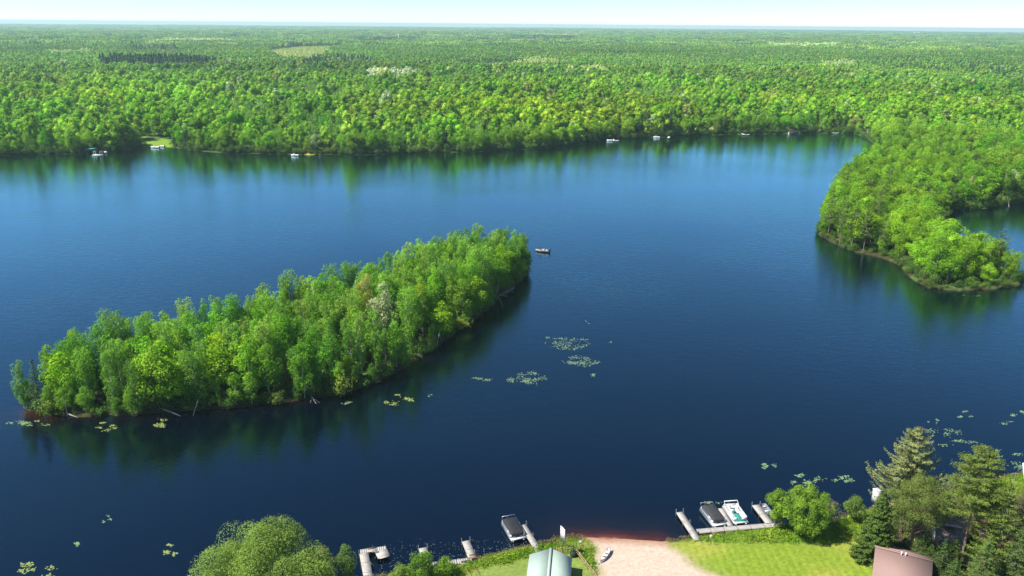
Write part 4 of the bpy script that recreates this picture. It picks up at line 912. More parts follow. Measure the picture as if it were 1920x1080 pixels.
def pontoon_boat(A, B, label, covered, Wd=2.5, cov=None):
    root, L = axis_thing('pontoon_boat', A, B, .8, label, 'pontoon boat'); L *= .94       # +Y is the bow
    for s in (-1, 1):
        x = s*(Wd/2-.38); G().tube([(x, -L/2, .12), (x, L/2-1.0, .12), (x, L/2-.4, .2), (x, L/2-.02, .42)], [.33, .33, .26, .05], 10).obj('pontoon', ALU, root, True)
    g = G(); g.box((0, 0, .52), (Wd, L-.3, .1)); g.obj('deck', ALU if covered else VINYL, root)
    if not covered: g = G(); g.box((0, -.1, .575), (Wd-.3, L-.7, .02)); g.obj('carpet', TEAL, root)
    g = G(); fl = L-1.3; y0 = -.15
    for s in (-1, 1):
        g.box((s*(Wd/2-.05), y0, .88), (.05, fl, .58), m=0); g.box((s*(Wd/2-.05), y0, 1.2), (.07, fl, .05), m=1)
    g.box((-.78, y0+fl/2, .88), (Wd/2-.35, .05, .58)); g.box((.78, y0+fl/2, .88), (Wd/2-.35, .05, .58)); g.box((0, y0-fl/2, .88), (Wd-.1, .05, .58))
    g.obj('side_panels', [WHITE, ALU], root)
    if covered:
        w2, l2 = Wd-.06, fl+.1; g = G(); R = []
        for zz, sc, in ((.78, 1.0), (1.18, 1.01), (1.3, .93), (1.48, .70), (1.56, .42)):
            q = rrect(w2*sc, l2*(1-(1-sc)*.55), .3*sc+.05, 4); R.append(np.column_stack([q[:, 0], q[:, 1]+y0, np.full(len(q), zz)+.05*np.sin(q[:, 1]*2.6)*(sc < .95)]))
        loft(g, R); g.obj('cover', cov or COVER, root)
        g = G()
        for yy in (-l2*.3, 0, l2*.3): g.tube([(-w2/2*.93, yy+y0, 1.31), (0, yy+y0, 1.6), (w2/2*.93, yy+y0, 1.31)], .03, 4)
        g.obj('cover_bow', BLACK, root)
        g = G(); g.box((0, L/2-.32, .6), (Wd-.1, .3, .16)); g.obj('bow_bumper', WHITE, root)
        g = G(); g.tube([(-Wd/2+.1, -L/2+.25, 1.25), (-Wd/2+.2, -L/2+.05, 1.5), (Wd/2-.2, -L/2+.05, 1.5), (Wd/2-.1, -L/2+.25, 1.25)], .05, 5); g.obj('tow_bar', ALU, root)
    else:
        for s in (-1, 1):
            g = G(); g.box((s*(Wd/2-.42), -fl/2+.4, .8), (.62, .75, .42)); g.box((s*(Wd/2-.16), -fl/2+.4, 1.08), (.16, .75, .4)); g.obj('rear_seat', VINYL, root)
            g = G(); g.box((s*(Wd/2-.4), fl/2-1.25, .78), (.58, 1.5, .38)); g.box((s*(Wd/2-.14), fl/2-1.25, 1.05), (.15, 1.5, .36)); g.obj('bow_couch', VINYL, root)
        g = G(); g.box((-.1, -fl/2+.42, .8), (.9, .7, .4)); g.box((0, -fl/2+.1, 1.05), (Wd-.9, .14, .3)); g.obj('sun_pad', VINYL, root)
        g = G(); g.box((.55, -.35, .98), (.75, .55, .8), taper=.8); c_ = g.obj('console', WHITE, root)
        G().tube([(.55+.18*cos(q), -.68, 1.3+.18*sin(q)) for q in np.linspace(0, 2*pi, 11)], .02, 4, cap=False).obj('steering_wheel', BLACK, c_)
        g = G(); g.box((.55, -.32, 1.46), (.6, .04, .25), rx=-.4); g.obj('windscreen', GLASS, c_)
        g = G(); g.box((.5, -1.15, .82), (.5, .5, .4)); g.box((.5, -1.38, 1.15), (.5, .12, .45)); g.obj('captain_chair', VINYL, root)
        g = G(); g.box((-.62, -.5, .78), (.6, 1.0, .38)); g.obj('side_seat', VINYL, root)
        g = G(); g.tube([(-Wd/2+.05, -fl/2+.5, 1.25), (-Wd/2+.1, -fl/2-.1, 1.75), (Wd/2-.1, -fl/2-.1, 1.75), (Wd/2-.05, -fl/2+.5, 1.25)], .09, 6); g.obj('folded_canopy', VINYL, root)
    g = G(); g.box((0, -L/2-.1, .95), (.4, .5, .5), taper=.7); g.box((0, -L/2-.1, .3), (.14, .25, .9)); g.obj('outboard_motor', BLACK, root)
    return root
pontoon_boat((952, 972), (974, 1011), 'lone pontoon boat under a dark cover moored left of the single dock', True)
pontoon_boat((1323, 947), (1352.5, 985), 'white-sided pontoon boat under a charcoal cover in the left slip', True, 2.45, COVERG)
pontoon_boat((1366, 943.5), (1392, 980), 'open white pontoon boat with teal floor in the right slip', False)

def hull(g, L, Wd, H, m=0, z0=-.1, both=False, inner=None):
    """open boat hull, bow at +Y (or both ends pointed)"""
    ys = np.linspace(-L/2, L/2, 13); rows = []
    for y in ys:
        t = (y+L/2)/L; b = (1-max(0, (t-.45)/.55)**2.2) if not both else max(.02, 1-abs(2*t-1)**2.4); b = max(b, .03); rise = .18*max(0, t-.5)**2*4*H
        if both: rise = .35*H*abs(2*t-1)**3
        rows.append([(s*Wd/2*b*k, y, z0+zz*H+rise*zz) for s, k, zz in ((-1, 1, 1), (-1, .82, .4), (-1, .5, 0), (1, .5, 0), (1, .82, .4), (1, 1, 1))]+
                    [(s*Wd/2*b*k*.93, y, z0+zz*H+rise*zz) for s, k, zz in ((1, 1, 1), (1, .75, .35), (-1, .75, .35), (-1, 1, 1))])
    n = 10; V = np.array(rows).reshape(-1, 3); g.add(V, [[i*n+j, i*n+(j+1) % n, (i+1)*n+(j+1) % n, (i+1)*n+j] for i in range(12) for j in range(n)], m)
    for r_i in (0, 12):
        e = r_i*n; g.add(V[e:e+n], [[0, 1, 2, 3], [0, 3, 4, 5], [0, 5, 5, 0]] if r_i else [[3, 2, 1, 0], [5, 4, 3, 0], [0, 5, 5, 0]], m)
# fishing boat by the island's right end
def person(x, y, z, rz, parent, label, hat=JACK):
    """seated angler: one continuous body grown over a posed skeleton"""
    J = [((0, 0, .02), .15), ((0, -.02, .25), .14), ((0, 0, .48), .155), ((0, .02, .58), .06), ((0, .04, .72), .1), ((0, .05, .80), .085)]
    E = [(0, 1), (1, 2), (2, 3), (3, 4), (4, 5)]
    for s in (-1, 1):
        k = len(J); J += [((s*.2, 0, .5), .06), ((s*.25, .1, .27), .045), ((s*.12, .38, .28), .034), ((s*.1, .45, .29), .032)]; E += [(2, k), (k, k+1), (k+1, k+2), (k+2, k+3)]
        for f in range(4): J.append(((s*(.1+.018*(f-1.5)), .53-.008*abs(f-1.2), .27), .009)); E.append((k+3, len(J)-1))
        J.append(((s*.1-s*.05, .48, .31), .01)); E.append((k+3, len(J)-1))
        k = len(J); J += [((s*.1, .06, .0), .1), ((s*.13, .45, .03), .065), ((s*.13, .5, -.36), .045), ((s*.13, .66, -.4), .035)]; E += [(0, k), (k, k+1), (k+1, k+2), (k+2, k+3)]
    me = bpy.data.meshes.new('person'); me.from_pydata([j[0] for j in J], E, []); me.materials.append(JACK)
    o = link('person', me); o.modifiers.new('skin', 'SKIN')
    for v_, j in zip(me.skin_vertices[0].data, J): v_.radius = (j[1], j[1])
    me.skin_vertices[0].data[0].use_root = True; o.location = (x, y, z); o.rotation_euler = (0, 0, rz); tag(o, label, 'person')
    o.modifiers.new('smooth', 'SUBSURF').levels = 1
    g = G(); g.blob((0, .055, .745), (.105, .115, .135), 10, 8, lv=.5); g.blob((0, .17, .74), (.02, .03, .035), 5, 4); g.obj('face', SKIN, o, True)
    g = G(); g.tube([(0, .05, .79), (0, .05, .86), (0, .05, .9)], [.125, .12, .07], 10); g.box((0, .17, .81), (.16, .16, .02)); g.obj('cap', hat, o)
    return o
root, L = axis_thing('fishing_boat', (1030, 471.5), (1004, 469.5), .3, 'small grey fishing boat with two anglers off the island\'s right end', 'fishing boat')
g = G(); hull(g, L, 2.0, .85, 0); g.obj('hull', plain('dull_grey_hull', (.22, .22, .23), .5), root)
g = G(); g.box((0, -.3, .45), (1.7, L*.55, .06)); g.obj('floor', VINYL, root)
g = G(); g.box((0, L*.28, .68), (1.3, 1.1, .06)); g.obj('bow_deck', VINYL, root)
g = G(); g.box((0, -L*.1, .78), (1.3, .4, .4)); g.box((0, -L*.1-.2, 1.1), (1.3, .1, .4)); g.obj('seat', ALU, root)
g = G(); g.box((0, -L*.36, .72), (1.5, .6, .35)); g.obj('stern_locker', ALU, root)
g = G(); g.box((.4, .35, .9), (.5, .35, .55), taper=.8); g.obj('console', WHITE, root)
g = G(); g.box((0, -L/2-.15, .95), (.45, .6, .6), taper=.7); g.box((0, -L/2-.15, .25), (.16, .3, 1.0)); g.obj('outboard_motor', BLACK, root)
g = G(); g.tube([(0, L/2-.1, .8), (.1, L/2+.2, 1.1), (.1, L/2+.25, 0)], .04, 5); g.obj('trolling_motor', BLACK, root)
ca, sa = cos(root.rotation_euler[2]), sin(root.rotation_euler[2]); bx_, by_ = root.location[0], root.location[1]
for lx, ly, r, lb in ((0, L*.26, 2.5, 'angler in dark jacket and cap seated on the bow deck'), (-.2, L*.06, 1.2, 'angler in dark jacket and cap seated amidships')):
    person(bx_+ca*lx-sa*ly, by_+sa*lx+ca*ly, 1.05, r, None, lb)
# jon boat, canoe
root, L = axis_thing('rowing_boat', (1429, 945), (1449, 970), .3, 'narrow grey aluminium rowing boat tied right of the right dock finger', 'rowing boat')
g = G(); hull(g, L, 1.25, .5); g.obj('hull', ALU, root); g = G()
for y in (-1.3, 0, 1.1): g.box((0, y, .25), (1.05, .28, .04))
g.obj('bench_seats', VINYL, root)
a, b = gp(1126, 1058, .5), gp(1145, 1031, .5); c = (a+b)/2; root = empty('canoe', (c[0], c[1], nz(c[0], c[1])+.02), atan2(-(b-a)[0], (b-a)[1]), 'white canoe with brown gunwales lying on the sand beach', 'canoe')
L = float(np.hypot(*(b-a)[:2])); root.rotation_euler[1] = radians(-14)
g = G(); hull(g, L, .95, .42, z0=0, both=True); g.obj('hull', WHITE, root)
for s in (-1, 1):
    ys = np.linspace(-L/2+.05, L/2-.05, 11); G().tube([(s*.475*max(.02, 1-abs(2*((y+L/2)/L)-1)**2.4), y, .43+.147*abs(2*((y+L/2)/L)-1)**3) for y in ys], .03, 5).obj('gunwale', BROWNW, root)
for y in (-1.4, -.5, .5, 1.4): g = G(); g.box((0, y*L/4.6, .38), (.7, .09 if abs(y) > 1 else .2, .03)); g.obj('thwart', BROWNW, root)

# ------------------------------------------------------------------ buildings of the near shore
def gabled(name, label, A, B, zr, ze, hw, wall, roofm, z0=.3, cat='house', over=.35, vents=(), win=2, th=.12, ribs=True, walls2=None, parent_loc=True):
    """A, B: ends of the ridge (world xy)"""
    A = np.array(A[:2]); B = np.array(B[:2]); c = (A+B)/2; d = B-A; L = float(np.hypot(*d)); rz = atan2(-d[0], d[1])
    root = empty(name, (c[0], c[1], z0), rz, label, cat); zr -= z0; ze -= z0; wl = L/2-over; ww = hw-over; k = (zr-ze)/hw; zw = zr-k*ww-.05
    g = G(); g.box((-ww, 0, zw/2), (.15, 2*wl, zw)); g.box((ww, 0, zw/2), (.15, 2*wl, zw))
    for s in (-1, 1):
        y = s*wl; g.box((0, y, zw/2), (2*ww-.16, .15, zw))
        V = [(x, y+dy, z) for dy in (-.07, .07) for x, z in ((-ww, zw+.005), (ww, zw+.005), (0, zr-.06), (0, zr-.06))]; g.add(V, [[0, 1, 2, 3], [7, 6, 5, 4], [0, 4, 5, 1], [1, 5, 6, 2], [2, 6, 4, 0]])
    g.obj('wall', wall, root)
    g = G()
    for s in (-1, 1):
        V = [(0, -L/2, zr), (0, L/2, zr), (s*hw, L/2, ze), (s*hw, -L/2, ze)]; V += [(x, y, z+th) for x, y, z in V]
        g.add(V, [[0, 1, 2, 3], [7, 6, 5, 4], [0, 4, 5, 1], [1, 5, 6, 2], [2, 6, 7, 3], [3, 7, 4, 0]])
    nr = int(L/.6)
    for i in range(nr+1 if ribs else 0):
        y = -L/2+L*i/nr
        for s in (-1, 1): g.bar((s*.05, y, zr+th+.01), (s*hw, y, ze+th+.012), .04, .03)
    rf = g.obj('roof', roofm, root); g = G(); g.bar((0, -L/2-.02, zr+th+.03), (0, L/2+.02, zr+th+.03), .4, .05); g.obj('ridge_cap', roofm, rf)
    for vy, vx in vents: g = G(); g.tube([(vx, vy, zr-.2), (vx, vy, zr+.55)], .09, 7); g.obj('vent_pipe', WHITE, rf)
    for s in (-1, 1):
        for i in range(win):
            y = -wl+2*wl*(i+.5)/win; w_ = G().box((s*(ww+.085), y, zw*.55), (.05, .9, .9)).obj('window', WHITE, root); G().box((s*(ww+.115), y, zw*.55), (.02, .74, .74)).obj('pane', GLASS, w_)
    g = G(); g.box((0, -wl-.1, 1.0), (.95, .06, 2.0)); dr = g.obj('door', WHITE, root); G().box((.35, -wl-.15, 1.0), (.06, .05, .12)).obj('handle', POSTM, dr)
    return root
a, b = gp(1033, 1029, 4.3), gp(1027, 1092, 4.3); a2 = gp(992, 1046, 3.1); hw_ = abs(a2[0]-a[0])*.98
gabled('boathouse', 'small shed with pale green metal roof beside the straight dock', a, b, 4.3, 2.9, hw_, TANW, GREENROOF, .6, 'shed', vents=(), ribs=False)
a, b = gp(1641, 1026, 5.2), gp(1749, 1053, 5.2); gabled('cabin', 'cabin with dusty pink metal roof cut off at the bottom right', a, b, 5.2, 2.7, 5.2, BROWNW, PINKROOF, .6, 'cabin', vents=((-.3, .3), (.25, .3)), ribs=False)
a, b = gp(1752, 985, 3.6), gp(1806, 992, 3.6); gabled('cabin', 'grey-roofed cabin glimpsed between the pine trunks near the lake', a, b, 3.6, 2.5, 2.4, TANW, GREYROOF, .6, 'cabin')
b = gp(1641, 942, .5); root = empty('storage_locker', b, .3, 'upright white storage locker between the spruce and the white pine', 'locker')
zz = height_to(b, 919); g = G(); g.box((0, 0, zz/2), (1.0, .9, zz)); g.obj('cabinet', WHITE, root); g = G(); g.box((0, 0, zz+.05), (1.15, 1.05, .1)); g.obj('lid', VINYL, root)
# boat lift with pale canopy at the right edge
b = gp(1934, 912, 0); root = empty('boat_lift', (b[0], b[1], 0), -.5, 'boat lift with pale blue-white canopy at the right edge', 'boat lift')
for s in (-1, 1):
    for y in (-2.4, 2.4): G().tube([(s*1.5, y, -1.2), (s*1.5, y, 2.6)], .06, 6).obj('post', ALU, root)
g = G(); R = []
for y in np.linspace(-3.3, 3.3, 7): R.append([(x, y, 2.55+.75*(1-(x/1.7)**2)) for x in np.linspace(-1.7, 1.7, 9)])
V = np.array(R).reshape(-1, 3); V = np.vstack([V, V-[0, 0, .05]]); Fq = [[i*9+j, i*9+j+1, (i+1)*9+j+1, (i+1)*9+j] for i in range(6) for j in range(8)]; g.add(V, Fq+[[q+63 for q in f[::-1]] for f in Fq]); g.obj('canopy', plain('pale_canopy', (.6, .68, .72), .5, noise=.05), root)

# ------------------------------------------------------------------ signs, posts, fence
def post_thing(name, px, yb, yt, label, cat, panel=None, pole=.05, mat=POSTM, rz=0, z=None):
    b = gp(px, yb, .6); b[2] = nz(b[0], b[1]); H = height_to(b, yt); root = empty(name, b, rz, label, cat)
    G().tube([(0, 0, 0), (0, 0, H)], pole, 7).obj('pole', mat, root)
    if panel: w_, h_, m_ = panel; G().box((0, -pole-.03, H-h_/2), (w_, .04, h_)).obj('panel', m_, root)
    return root
r_ = post_thing('sign', 1054.6, 1038, 989, 'tall white signboard on a pole by the waterline left of the beach', 'sign', (1.25, 2.3, SIGNW), .06, rz=radians(-62))
post_thing('sign', 1331.6, 1021.5, 1002.5, 'small pale yellow notice on a post beside the long grey dock', 'sign', (.45, .6, plain('pale_yellow_board', (.75, .7, .4), .5)), .035, rz=.1)
r_ = post_thing('marker_post', 1088, 1032.5, 1013.5, 'short white-topped post in the grass left of the beach', 'post', (.4, .5, SIGNW), .05, RAIL, rz=.3)
def fence(pts, label):
    P_ = [gp(x, y, .65) for x, y in pts]; root = empty('rail_fence', P_[0], 0, label, 'fence'); o_ = P_[0]
    for i, p in enumerate(P_):
        q = p-o_; G().box((q[0], q[1], .45), (.12, .12, 1.1)).obj('post', RAIL, root)
        if i:
            a = P_[i-1]-o_
            for z in (.35, .8): G().bar(a+[0, 0, z], q+[0, 0, z], .06, .11).obj('rail', RAIL, root)
fence([(1044, 1037), (1075, 1032), (1086.5, 1046), (1098, 1061), (1112, 1079), (1126, 1098)], 'weathered two-rail wooden fence running along the left side of the beach')
b = gp(1075, 1042, .6); root = empty('bin', (b[0], b[1], nz(b[0], b[1])), .4, 'small black bin by the corner of the rail fence', 'bin')
g = G(); g.box((0, 0, .35), (.75, .75, .7)); g.obj('body', BLACK, root); g = G(); g.box((0, 0, .74), (.82, .82, .08)); g.obj('lid', COVER, root)

# ------------------------------------------------------------------ dead wood
def dead(label, lines, cat='fallen tree', name='dead_branches', r=.12, mat=DEAD):
    b0 = gp(lines[0][0][0], lines[0][0][1], lines[0][0][2]); root = None; g = G()
    for i, l in enumerate(lines):
        P_ = [gp(*q)-b0 for q in l]; k = r*(1 if i < 2 else .6); g.tube(P_, np.linspace(k, k*.5, len(P_)), 6)
    o_ = g.obj(name, mat); o_.location = b0.tolist(); tag(o_, label, cat)
dead('short white log lying at the brown bank of the island\'s left tip', [[(127, 776, .3), (146, 783, .05)]], 'log', 'log', .2)
dead('white log pointing into the dark water from the island\'s near bank', [[(303, 766, .5), (322, 773, .2), (338, 780, .02)]], 'log', 'log', .2)
dead('thin white birch stem leaning steeply over the island\'s near bank', [[(371, 752, 3), (366, 766, 1.2), (362, 779, .0)]], 'log', 'log', .13)
dead('tangle of bare bleached branches at the island\'s near edge', [[(574, 731, 1), (585, 745, .4), (593, 757, .05)], [(594, 712, 3), (585, 722, 2), (574, 731, 1)], [(582, 741, .7), (590, 748, .3), (599, 755, .05)],
     [(598, 693, 5), (598, 708, 3.5), (602, 724, 1.5)], [(606, 693, 5), (602, 710, 3)], [(577, 733, 1), (586, 729, 1.6), (591, 725, 2)], [(584, 745, .4), (582, 755, .1)], [(576, 729, 1.2), (588, 716, 2.4)]])
dead('bleached fallen tree reaching out from the island\'s right shore', [[(911, 565, .3), (928, 558, .8), (945, 549, 1.3), (965, 539, 1.6)], [(925, 560, .8), (933, 545, 3), (936, 520, 7)], [(931, 556, .9), (940, 566, .5), (943, 576, .05)],
     [(945, 549, 1.3), (960, 546, 1.2), (964, 549, .8)], [(938, 553, 1.1), (952, 556, .6)], [(950, 546, 1.4), (958, 536, 2.4)]], r=.16)
dead('thin white trunk leaning to the water at the island\'s right side', [[(825, 617, 4), (822, 634, 2), (819, 652, 0)]], 'log', 'log', .08)
dead('pale fallen trunk on the bank of the inlet behind the wooded point', [[(1898, 366, 3.5), (1886, 376, 1.5), (1876, 384, .2)], [(1890, 372, 2), (1892, 388, .1)]], 'log', 'log', .2)

# ------------------------------------------------------------------ water plants
PADM = plain('lily_pads', (.19, .29, .15), .4, ns=1.2, col2=(.12, .19, .06)); PADY = plain('yellow_lily_pads', (.23, .29, .07), .5, ns=1.2, col2=(.16, .22, .05))
def pads(cx, cy, rx, ry, n, label, seed, mat=None):
    rg = RG(seed); k = max(3, n//9); cl = rg.normal(0, .45, (k, 2)); g = G(); C = []
    n = int(n*2.3)
    for i in range(n):
        q = cl[rg.integers(k)]+rg.normal(0, .13, 2); p = gp(cx+np.clip(q[0], -1.2, 1.2)*rx, cy+np.clip(q[1], -1.2, 1.2)*ry, .02); C.append(p)
    C = np.array(C); c0 = C.mean(0); c0[2] = 0; Nn = np.column_stack([rg.normal(0, .06, n), rg.normal(0, .06, n), np.ones(n)]); C[:, 2] = .015+.02*rg.random(n)
    g.leaves(C-c0, Nn, rg.uniform(.10, .30, n), rg, .8); o_ = g.obj('lily_pads', mat or PADM); o_.location = c0.tolist(); tag(o_, label, 'lily pads', 'lily pad patches on the lake', 'stuff')
LP = [(1068, 646, 40, 13, 150, 'densest lily pad patch in the middle of the open lake'), (1083, 679, 40, 12, 130, 'long lily pad patch just below the densest one'),
      (993, 708, 36, 15, 130, 'lily pad patch right of the island\'s reflection'), (905, 709, 24, 9, 40, 'small lily pad patch touching the island\'s reflection'),
      (1110, 703, 12, 5, 18, 'tiny lily pad patch right of the middle patches'), (1103, 603, 7, 3, 6, 'few lily pads farthest out in mid lake'), (1030, 638, 14, 7, 12, 'sparse pads left of the densest patch'),
      (1140, 643, 12, 4, 6, 'sparse pads right of the densest patch'), (753, 754, 27, 12, 70, 'yellow-green round lily pad patch in the island\'s dark reflection'), (805, 741, 9, 3, 6, 'few pads right of the yellow-green patch'),
      (650, 757, 18, 5, 14, 'few pads close under the island\'s near bank'), (196, 803, 27, 10, 45, 'lily pad patch below the left part of the island'), (303, 798, 28, 12, 50, 'lily pad patch below the leaning white stem'),
      (50, 794, 36, 8, 80, 'lily pad streak off the island\'s left tip'), (72, 1066, 42, 18, 60, 'lily pad patch in the bottom left corner'), (325, 1030, 24, 13, 32, 'lily pad patch left of the willow'),
      (145, 1022, 18, 11, 14, 'sparse pads in the lower left water'), (200, 972, 12, 8, 9, 'tiny sparse pads in the left water'), (1440, 875, 18, 9, 36, 'lily pad patch above the right dock'),
      (1515, 895, 34, 17, 60, 'lily pad patch above the large bush tree'), (1583, 902, 22, 12, 50, 'lily pad patch left of the white pine'), (1332, 940, 30, 6, 20, 'pads at the stern of the covered pontoon boat'),
      (1803, 778, 20, 8, 26, 'uppermost pale pads above the tallest pine'), (1765, 805, 35, 18, 40, 'loose pads between the white pine and the tallest pine'), (1860, 845, 30, 13, 110, 'dense pads right of the tallest pine'),
      (1908, 776, 18, 10, 44, 'dense pads at the right edge'), (1880, 793, 28, 8, 15, 'sparse pads below those at the right edge'), (1900, 872, 34, 18, 50, 'pads in front of the boat lift'), (1820, 832, 50, 10, 34, 'thin streak of pads above the tallest pine'),
      (1752, 790, 12, 8, 8, 'few pads above right of the white pine'), (1815, 555, 18, 3, 12, 'few pads off the tip of the wooded point')]
for i, (cx, cy, rx, ry, n, lb) in enumerate(LP): pads(cx, cy, rx, ry, n, lb, 400+i, PADY if i in (8, 11, 12, 14, 15) else None)
rg = RG(77); C = []
while len(C) < 420:
    px, py = rg.uniform(690, 990), rg.uniform(1010, 1085); p = gp(px, py, .015)
    if sdf(p[None, :2], NEAR)[0] < -.2 and rg.random() < .25+.75*np.exp(-pdist(p[None, :2], NEAR)[0]/3.5): C.append(p)
C = np.array(C); c0 = C.mean(0); g = G(); g.leaves(C-c0, np.tile([0, 0, 1.], (len(C), 1))+rg.normal(0, .1, (len(C), 3)), rg.uniform(.03, .11, len(C)), rg); o_ = g.obj('floating_weeds', plain('floating_weeds', (.25, .28, .22), .5)); o_.location = c0.tolist()
tag(o_, 'scattered floating weeds and flecks around the small docks', 'water weeds', kind='stuff')

# ------------------------------------------------------------------ far shore: boats, docks, cabins
def fp(px, py): return gp(px, py, .3)
def simple_boat(px, py, L, rz, label, mat=WHITE, cat='boat', name='motorboat', extra=True):
    L *= .8; mat = VINYL; p = fp(px, py); root = empty(name, (p[0], p[1], 0), rz, label, cat); g = G(); hull(g, L, L*.34, 1.0, z0=-.15); g.obj('hull', mat, root)
    if extra:
        g = G(); g.box((0, L*.1, 1.1), (L*.26, L*.2, .6), taper=.7); g.obj('cabin_top', WHITE, root)
    g = G(); g.box((0, -L/2-.15, .9), (.4, .5, .7)); g.obj('outboard_motor', BLACK, root); return root
simple_boat(291, 276.5, 7.5, 1.45, 'white motorboat moored below the bright lawn on the far shore')
simple_boat(304, 274.5, 4.5, 1.3, 'smaller white boat just right of the one below the bright lawn', extra=False)
simple_boat(553, 291.5, 6, 1.5, 'white motorboat at the tip of the yellow grass spit on the far shore')
simple_boat(1231, 257.5, 6, 1.3, 'white boat bow-out left of the pale lawn on the far shore')
simple_boat(1488, 248.8, 11, 1.5, 'long white boat at the dark boathouse on the far shore')
simple_boat(1143, 263.5, 5, 1.4, 'pale small boat at the far shore left of the two dark pines', extra=False)
def far_dock(pts, label, wd=1.6):
    P_ = [gp(x, y, .6) for x, y in pts]; root = empty('dock', P_[0], 0, label, 'dock'); o_ = P_[0]
    for i in range(1, len(P_)): deckseg(root, P_[i-1]-o_, P_[i]-o_, wd, 'walkway', VINYL, 3)
    for p in P_:
        G().tube([p-o_-[0, 0, 1.4], p-o_+[0, 0, .5]], .07, 5).obj('post', POSTM, root)
far_dock([(196, 283), (199, 285.5)], 'short dock behind the swim raft on the far shore'); far_dock([(700, 283.5), (702, 287.5), (712, 286)], 'pale dock with a canopy beside it in the middle of the far shore')
far_dock([(1150, 261), (1152, 264), (1160, 263)], 'small dock at the far shore below the dense dark wood'); far_dock([(1388, 249), (1397, 252.6), (1405, 252)], 'pale dock under the leaning white trunk on the far shore')
far_dock([(1560, 247), (1563, 249.2), (1572, 249)], 'low dock at the right end of the far shore'); far_dock([(1255, 256), (1253, 258.6)], 'small dock next to the white boat by the pale lawn')
p = gp(184, 291.5, 0); root = empty('swim_raft', (p[0], p[1], 0), 0, 'floating swim raft with white legs and railing off the far shore', 'raft')
g = G(); g.box((0, 0, .35), (6, 3.4, .2)); g.obj('deck', VINYL, root)
for x in (-2, 2): G().tube([(x, -1.3, .45), (x, -1.3, 2.6), (x, 1.3, 2.6), (x, 1.3, .45)], .1, 5).obj('railing', WHITE, root)
for x in (-2.3, 2.3): G().tube([(x, -1.6, .05), (x, 1.6, .05)], .3, 8).obj('float', BLACK, root)
def canopy_lift(px, py, label, mat, s=1.0, rz=0):
    p = gp(px, py, 0); root = empty('boat_lift', (p[0], p[1], 0), rz, label, 'boat lift')
    for x in (-2.6*s, 2.6*s):
        for y in (-1.3, 1.3): G().tube([(x, y, -1), (x, y, 2.2)], .09, 5).obj('post', ALU, root)
    g = G(); g.box((0, 0, 2.5), (6.2*s, 3.6, .6), taper=.8); g.obj('canopy', mat, root)
canopy_lift(172, 286, 'boat lift with bright teal canopy left of the swim raft', TEALROOF)
canopy_lift(705, 288, 'boat lift with white canopy at the pale dock in the middle of the far shore', WHITE, .8)
def fcab(px, py, H, L, label, wall, roofm, dz=0, rz=0, hw=3.2):
    p = gp(px, py, 3+dz); z = float(gz(p[0], p[1])); c, s = cos(rz), sin(rz)
    gabled('cabin', label, (p[0]-L/2*c, p[1]-L/2*s), (p[0]+L/2*c, p[1]+L/2*s), z+H+1.4, z+H-.4, hw, wall, roofm, z, 'cabin')
fcab(265, 212, 4.5, 10, 'brown-roofed cabin in a gap of the far wood above the bright lawn', BROWNW, BROWNROOF)
fcab(1431, 235, 4, 11, 'cabin with a pale deck roof in the trees at the far shore\'s right', BROWNW, GREYROOF)
fcab(607, 268, 3, 6, 'small white cabin low in the trees above the grass spit', WHITE, GREYROOF)
fcab(714, 272, 3.4, 8, 'grey cabin behind the canopy dock on the far shore', TANW, GREYROOF)
fcab(1487, 243.5, 2.2, 7, 'dark boathouse right at the far waterline behind the long white boat', BROWNW, COVER)
fcab(1243, 245, 3.6, 8, 'white-walled cabin in the shade between the two dark far pines', WHITE, GREYROOF)
def farthing(px, py, z=1): p = gp(px, py, z); return p[0], p[1], float(gz(p[0], p[1]))
x, y, z = farthing(748, 80.5); root = empty('water_tower', (x, y, z), 0, 'slim white water tower standing out of the distant forest', 'water tower')
G().tube([(0, 0, 0), (0, 0, 30)], [1.8, 1.2], 10).obj('shaft', VINYL, root); g = G(); g.blob((0, 0, 32), (3, 3, 3.6), 12, 8); g.obj('tank', VINYL, root)
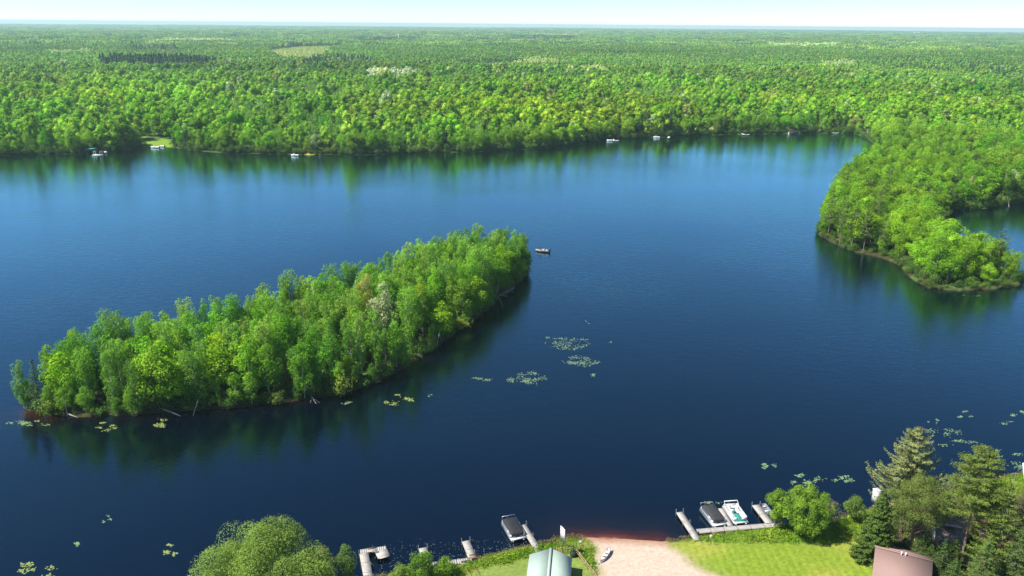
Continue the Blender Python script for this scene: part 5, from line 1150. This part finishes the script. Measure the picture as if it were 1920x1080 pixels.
for k, (px, py, h, r) in enumerate(((1714, 66.5, 27, 4.5), (1721.5, 67, 24, 4.5))):
    x, y, z = farthing(px, py); root = empty('silo', (x, y, z), 0, ('taller left of the two white silos near the horizon', 'shorter right of the two white silos near the horizon')[k], 'silo')
    G().tube([(0, 0, 0), (0, 0, h)], r, 12).obj('shaft', WHITE, root); g = G(); g.blob((0, 0, h), (r, r, r), 12, 6); g.obj('dome', WHITE, root)
for px, py, L, lb in ((1836, 72, 60, 'long white farm building near the horizon at right'), (1870, 72.5, 40, 'smaller pale farm building right of the long one near the horizon'), (1775, 69.5, 22, 'tiny white barn on the horizon between silos and farm'),
                      (940, 80.5, 30, 'tiny white barn by the pale far field')):
    x, y, z = farthing(px, py); gabled('barn', lb, (x-L/2, y), (x+L/2, y), z+17, z+12, 9, TANW, VINYL, z, 'barn', over=1, th=.5, win=1)

# same words never for two things: where look and rank agree, tell them apart by order from the left
ORD = ['first', 'second', 'third', 'fourth', 'fifth', 'sixth', 'seventh', 'eighth', 'ninth', 'tenth', 'eleventh', 'twelfth', 'thirteenth', 'fourteenth', 'fifteenth', 'sixteenth', 'seventeenth', 'eighteenth', 'nineteenth', 'twentieth']
by = {}
for o_ in COL.objects:
    if o_.parent is None and 'label' in o_.keys(): by.setdefault(o_['label'], []).append(o_)
for lb, os_ in by.items():
    if len(os_) > 1:
        os_.sort(key=lambda q: pj(q.location)[0])
        for k, o_ in enumerate(os_): o_['label'] = lb+', '+(ORD[k] if k < 20 else '%dth' % (k+1))+' from left'
# ------------------------------------------------------------------ haze of the air
bpy.ops.mesh.primitive_cube_add(size=1, location=(0, 7600, 38)); hz_o = bpy.context.object
hz_o.name = 'haze'; hz_o.scale = (36000, 17000, 92); tag(hz_o, 'thin pale blue haze in the air over the whole country', 'haze', kind='stuff')
m, t, o = newmat('haze_air'); v = N(t, 'ShaderNodeVolumePrincipled'); v.inputs['Density'].default_value = 9e-5; v.inputs['Color'].default_value = (.68, .98, 1, 1)
v.inputs['Anisotropy'].default_value = .2
t.links.new(v.outputs[0], o.inputs['Volume']); hz_o.data.materials.append(m)
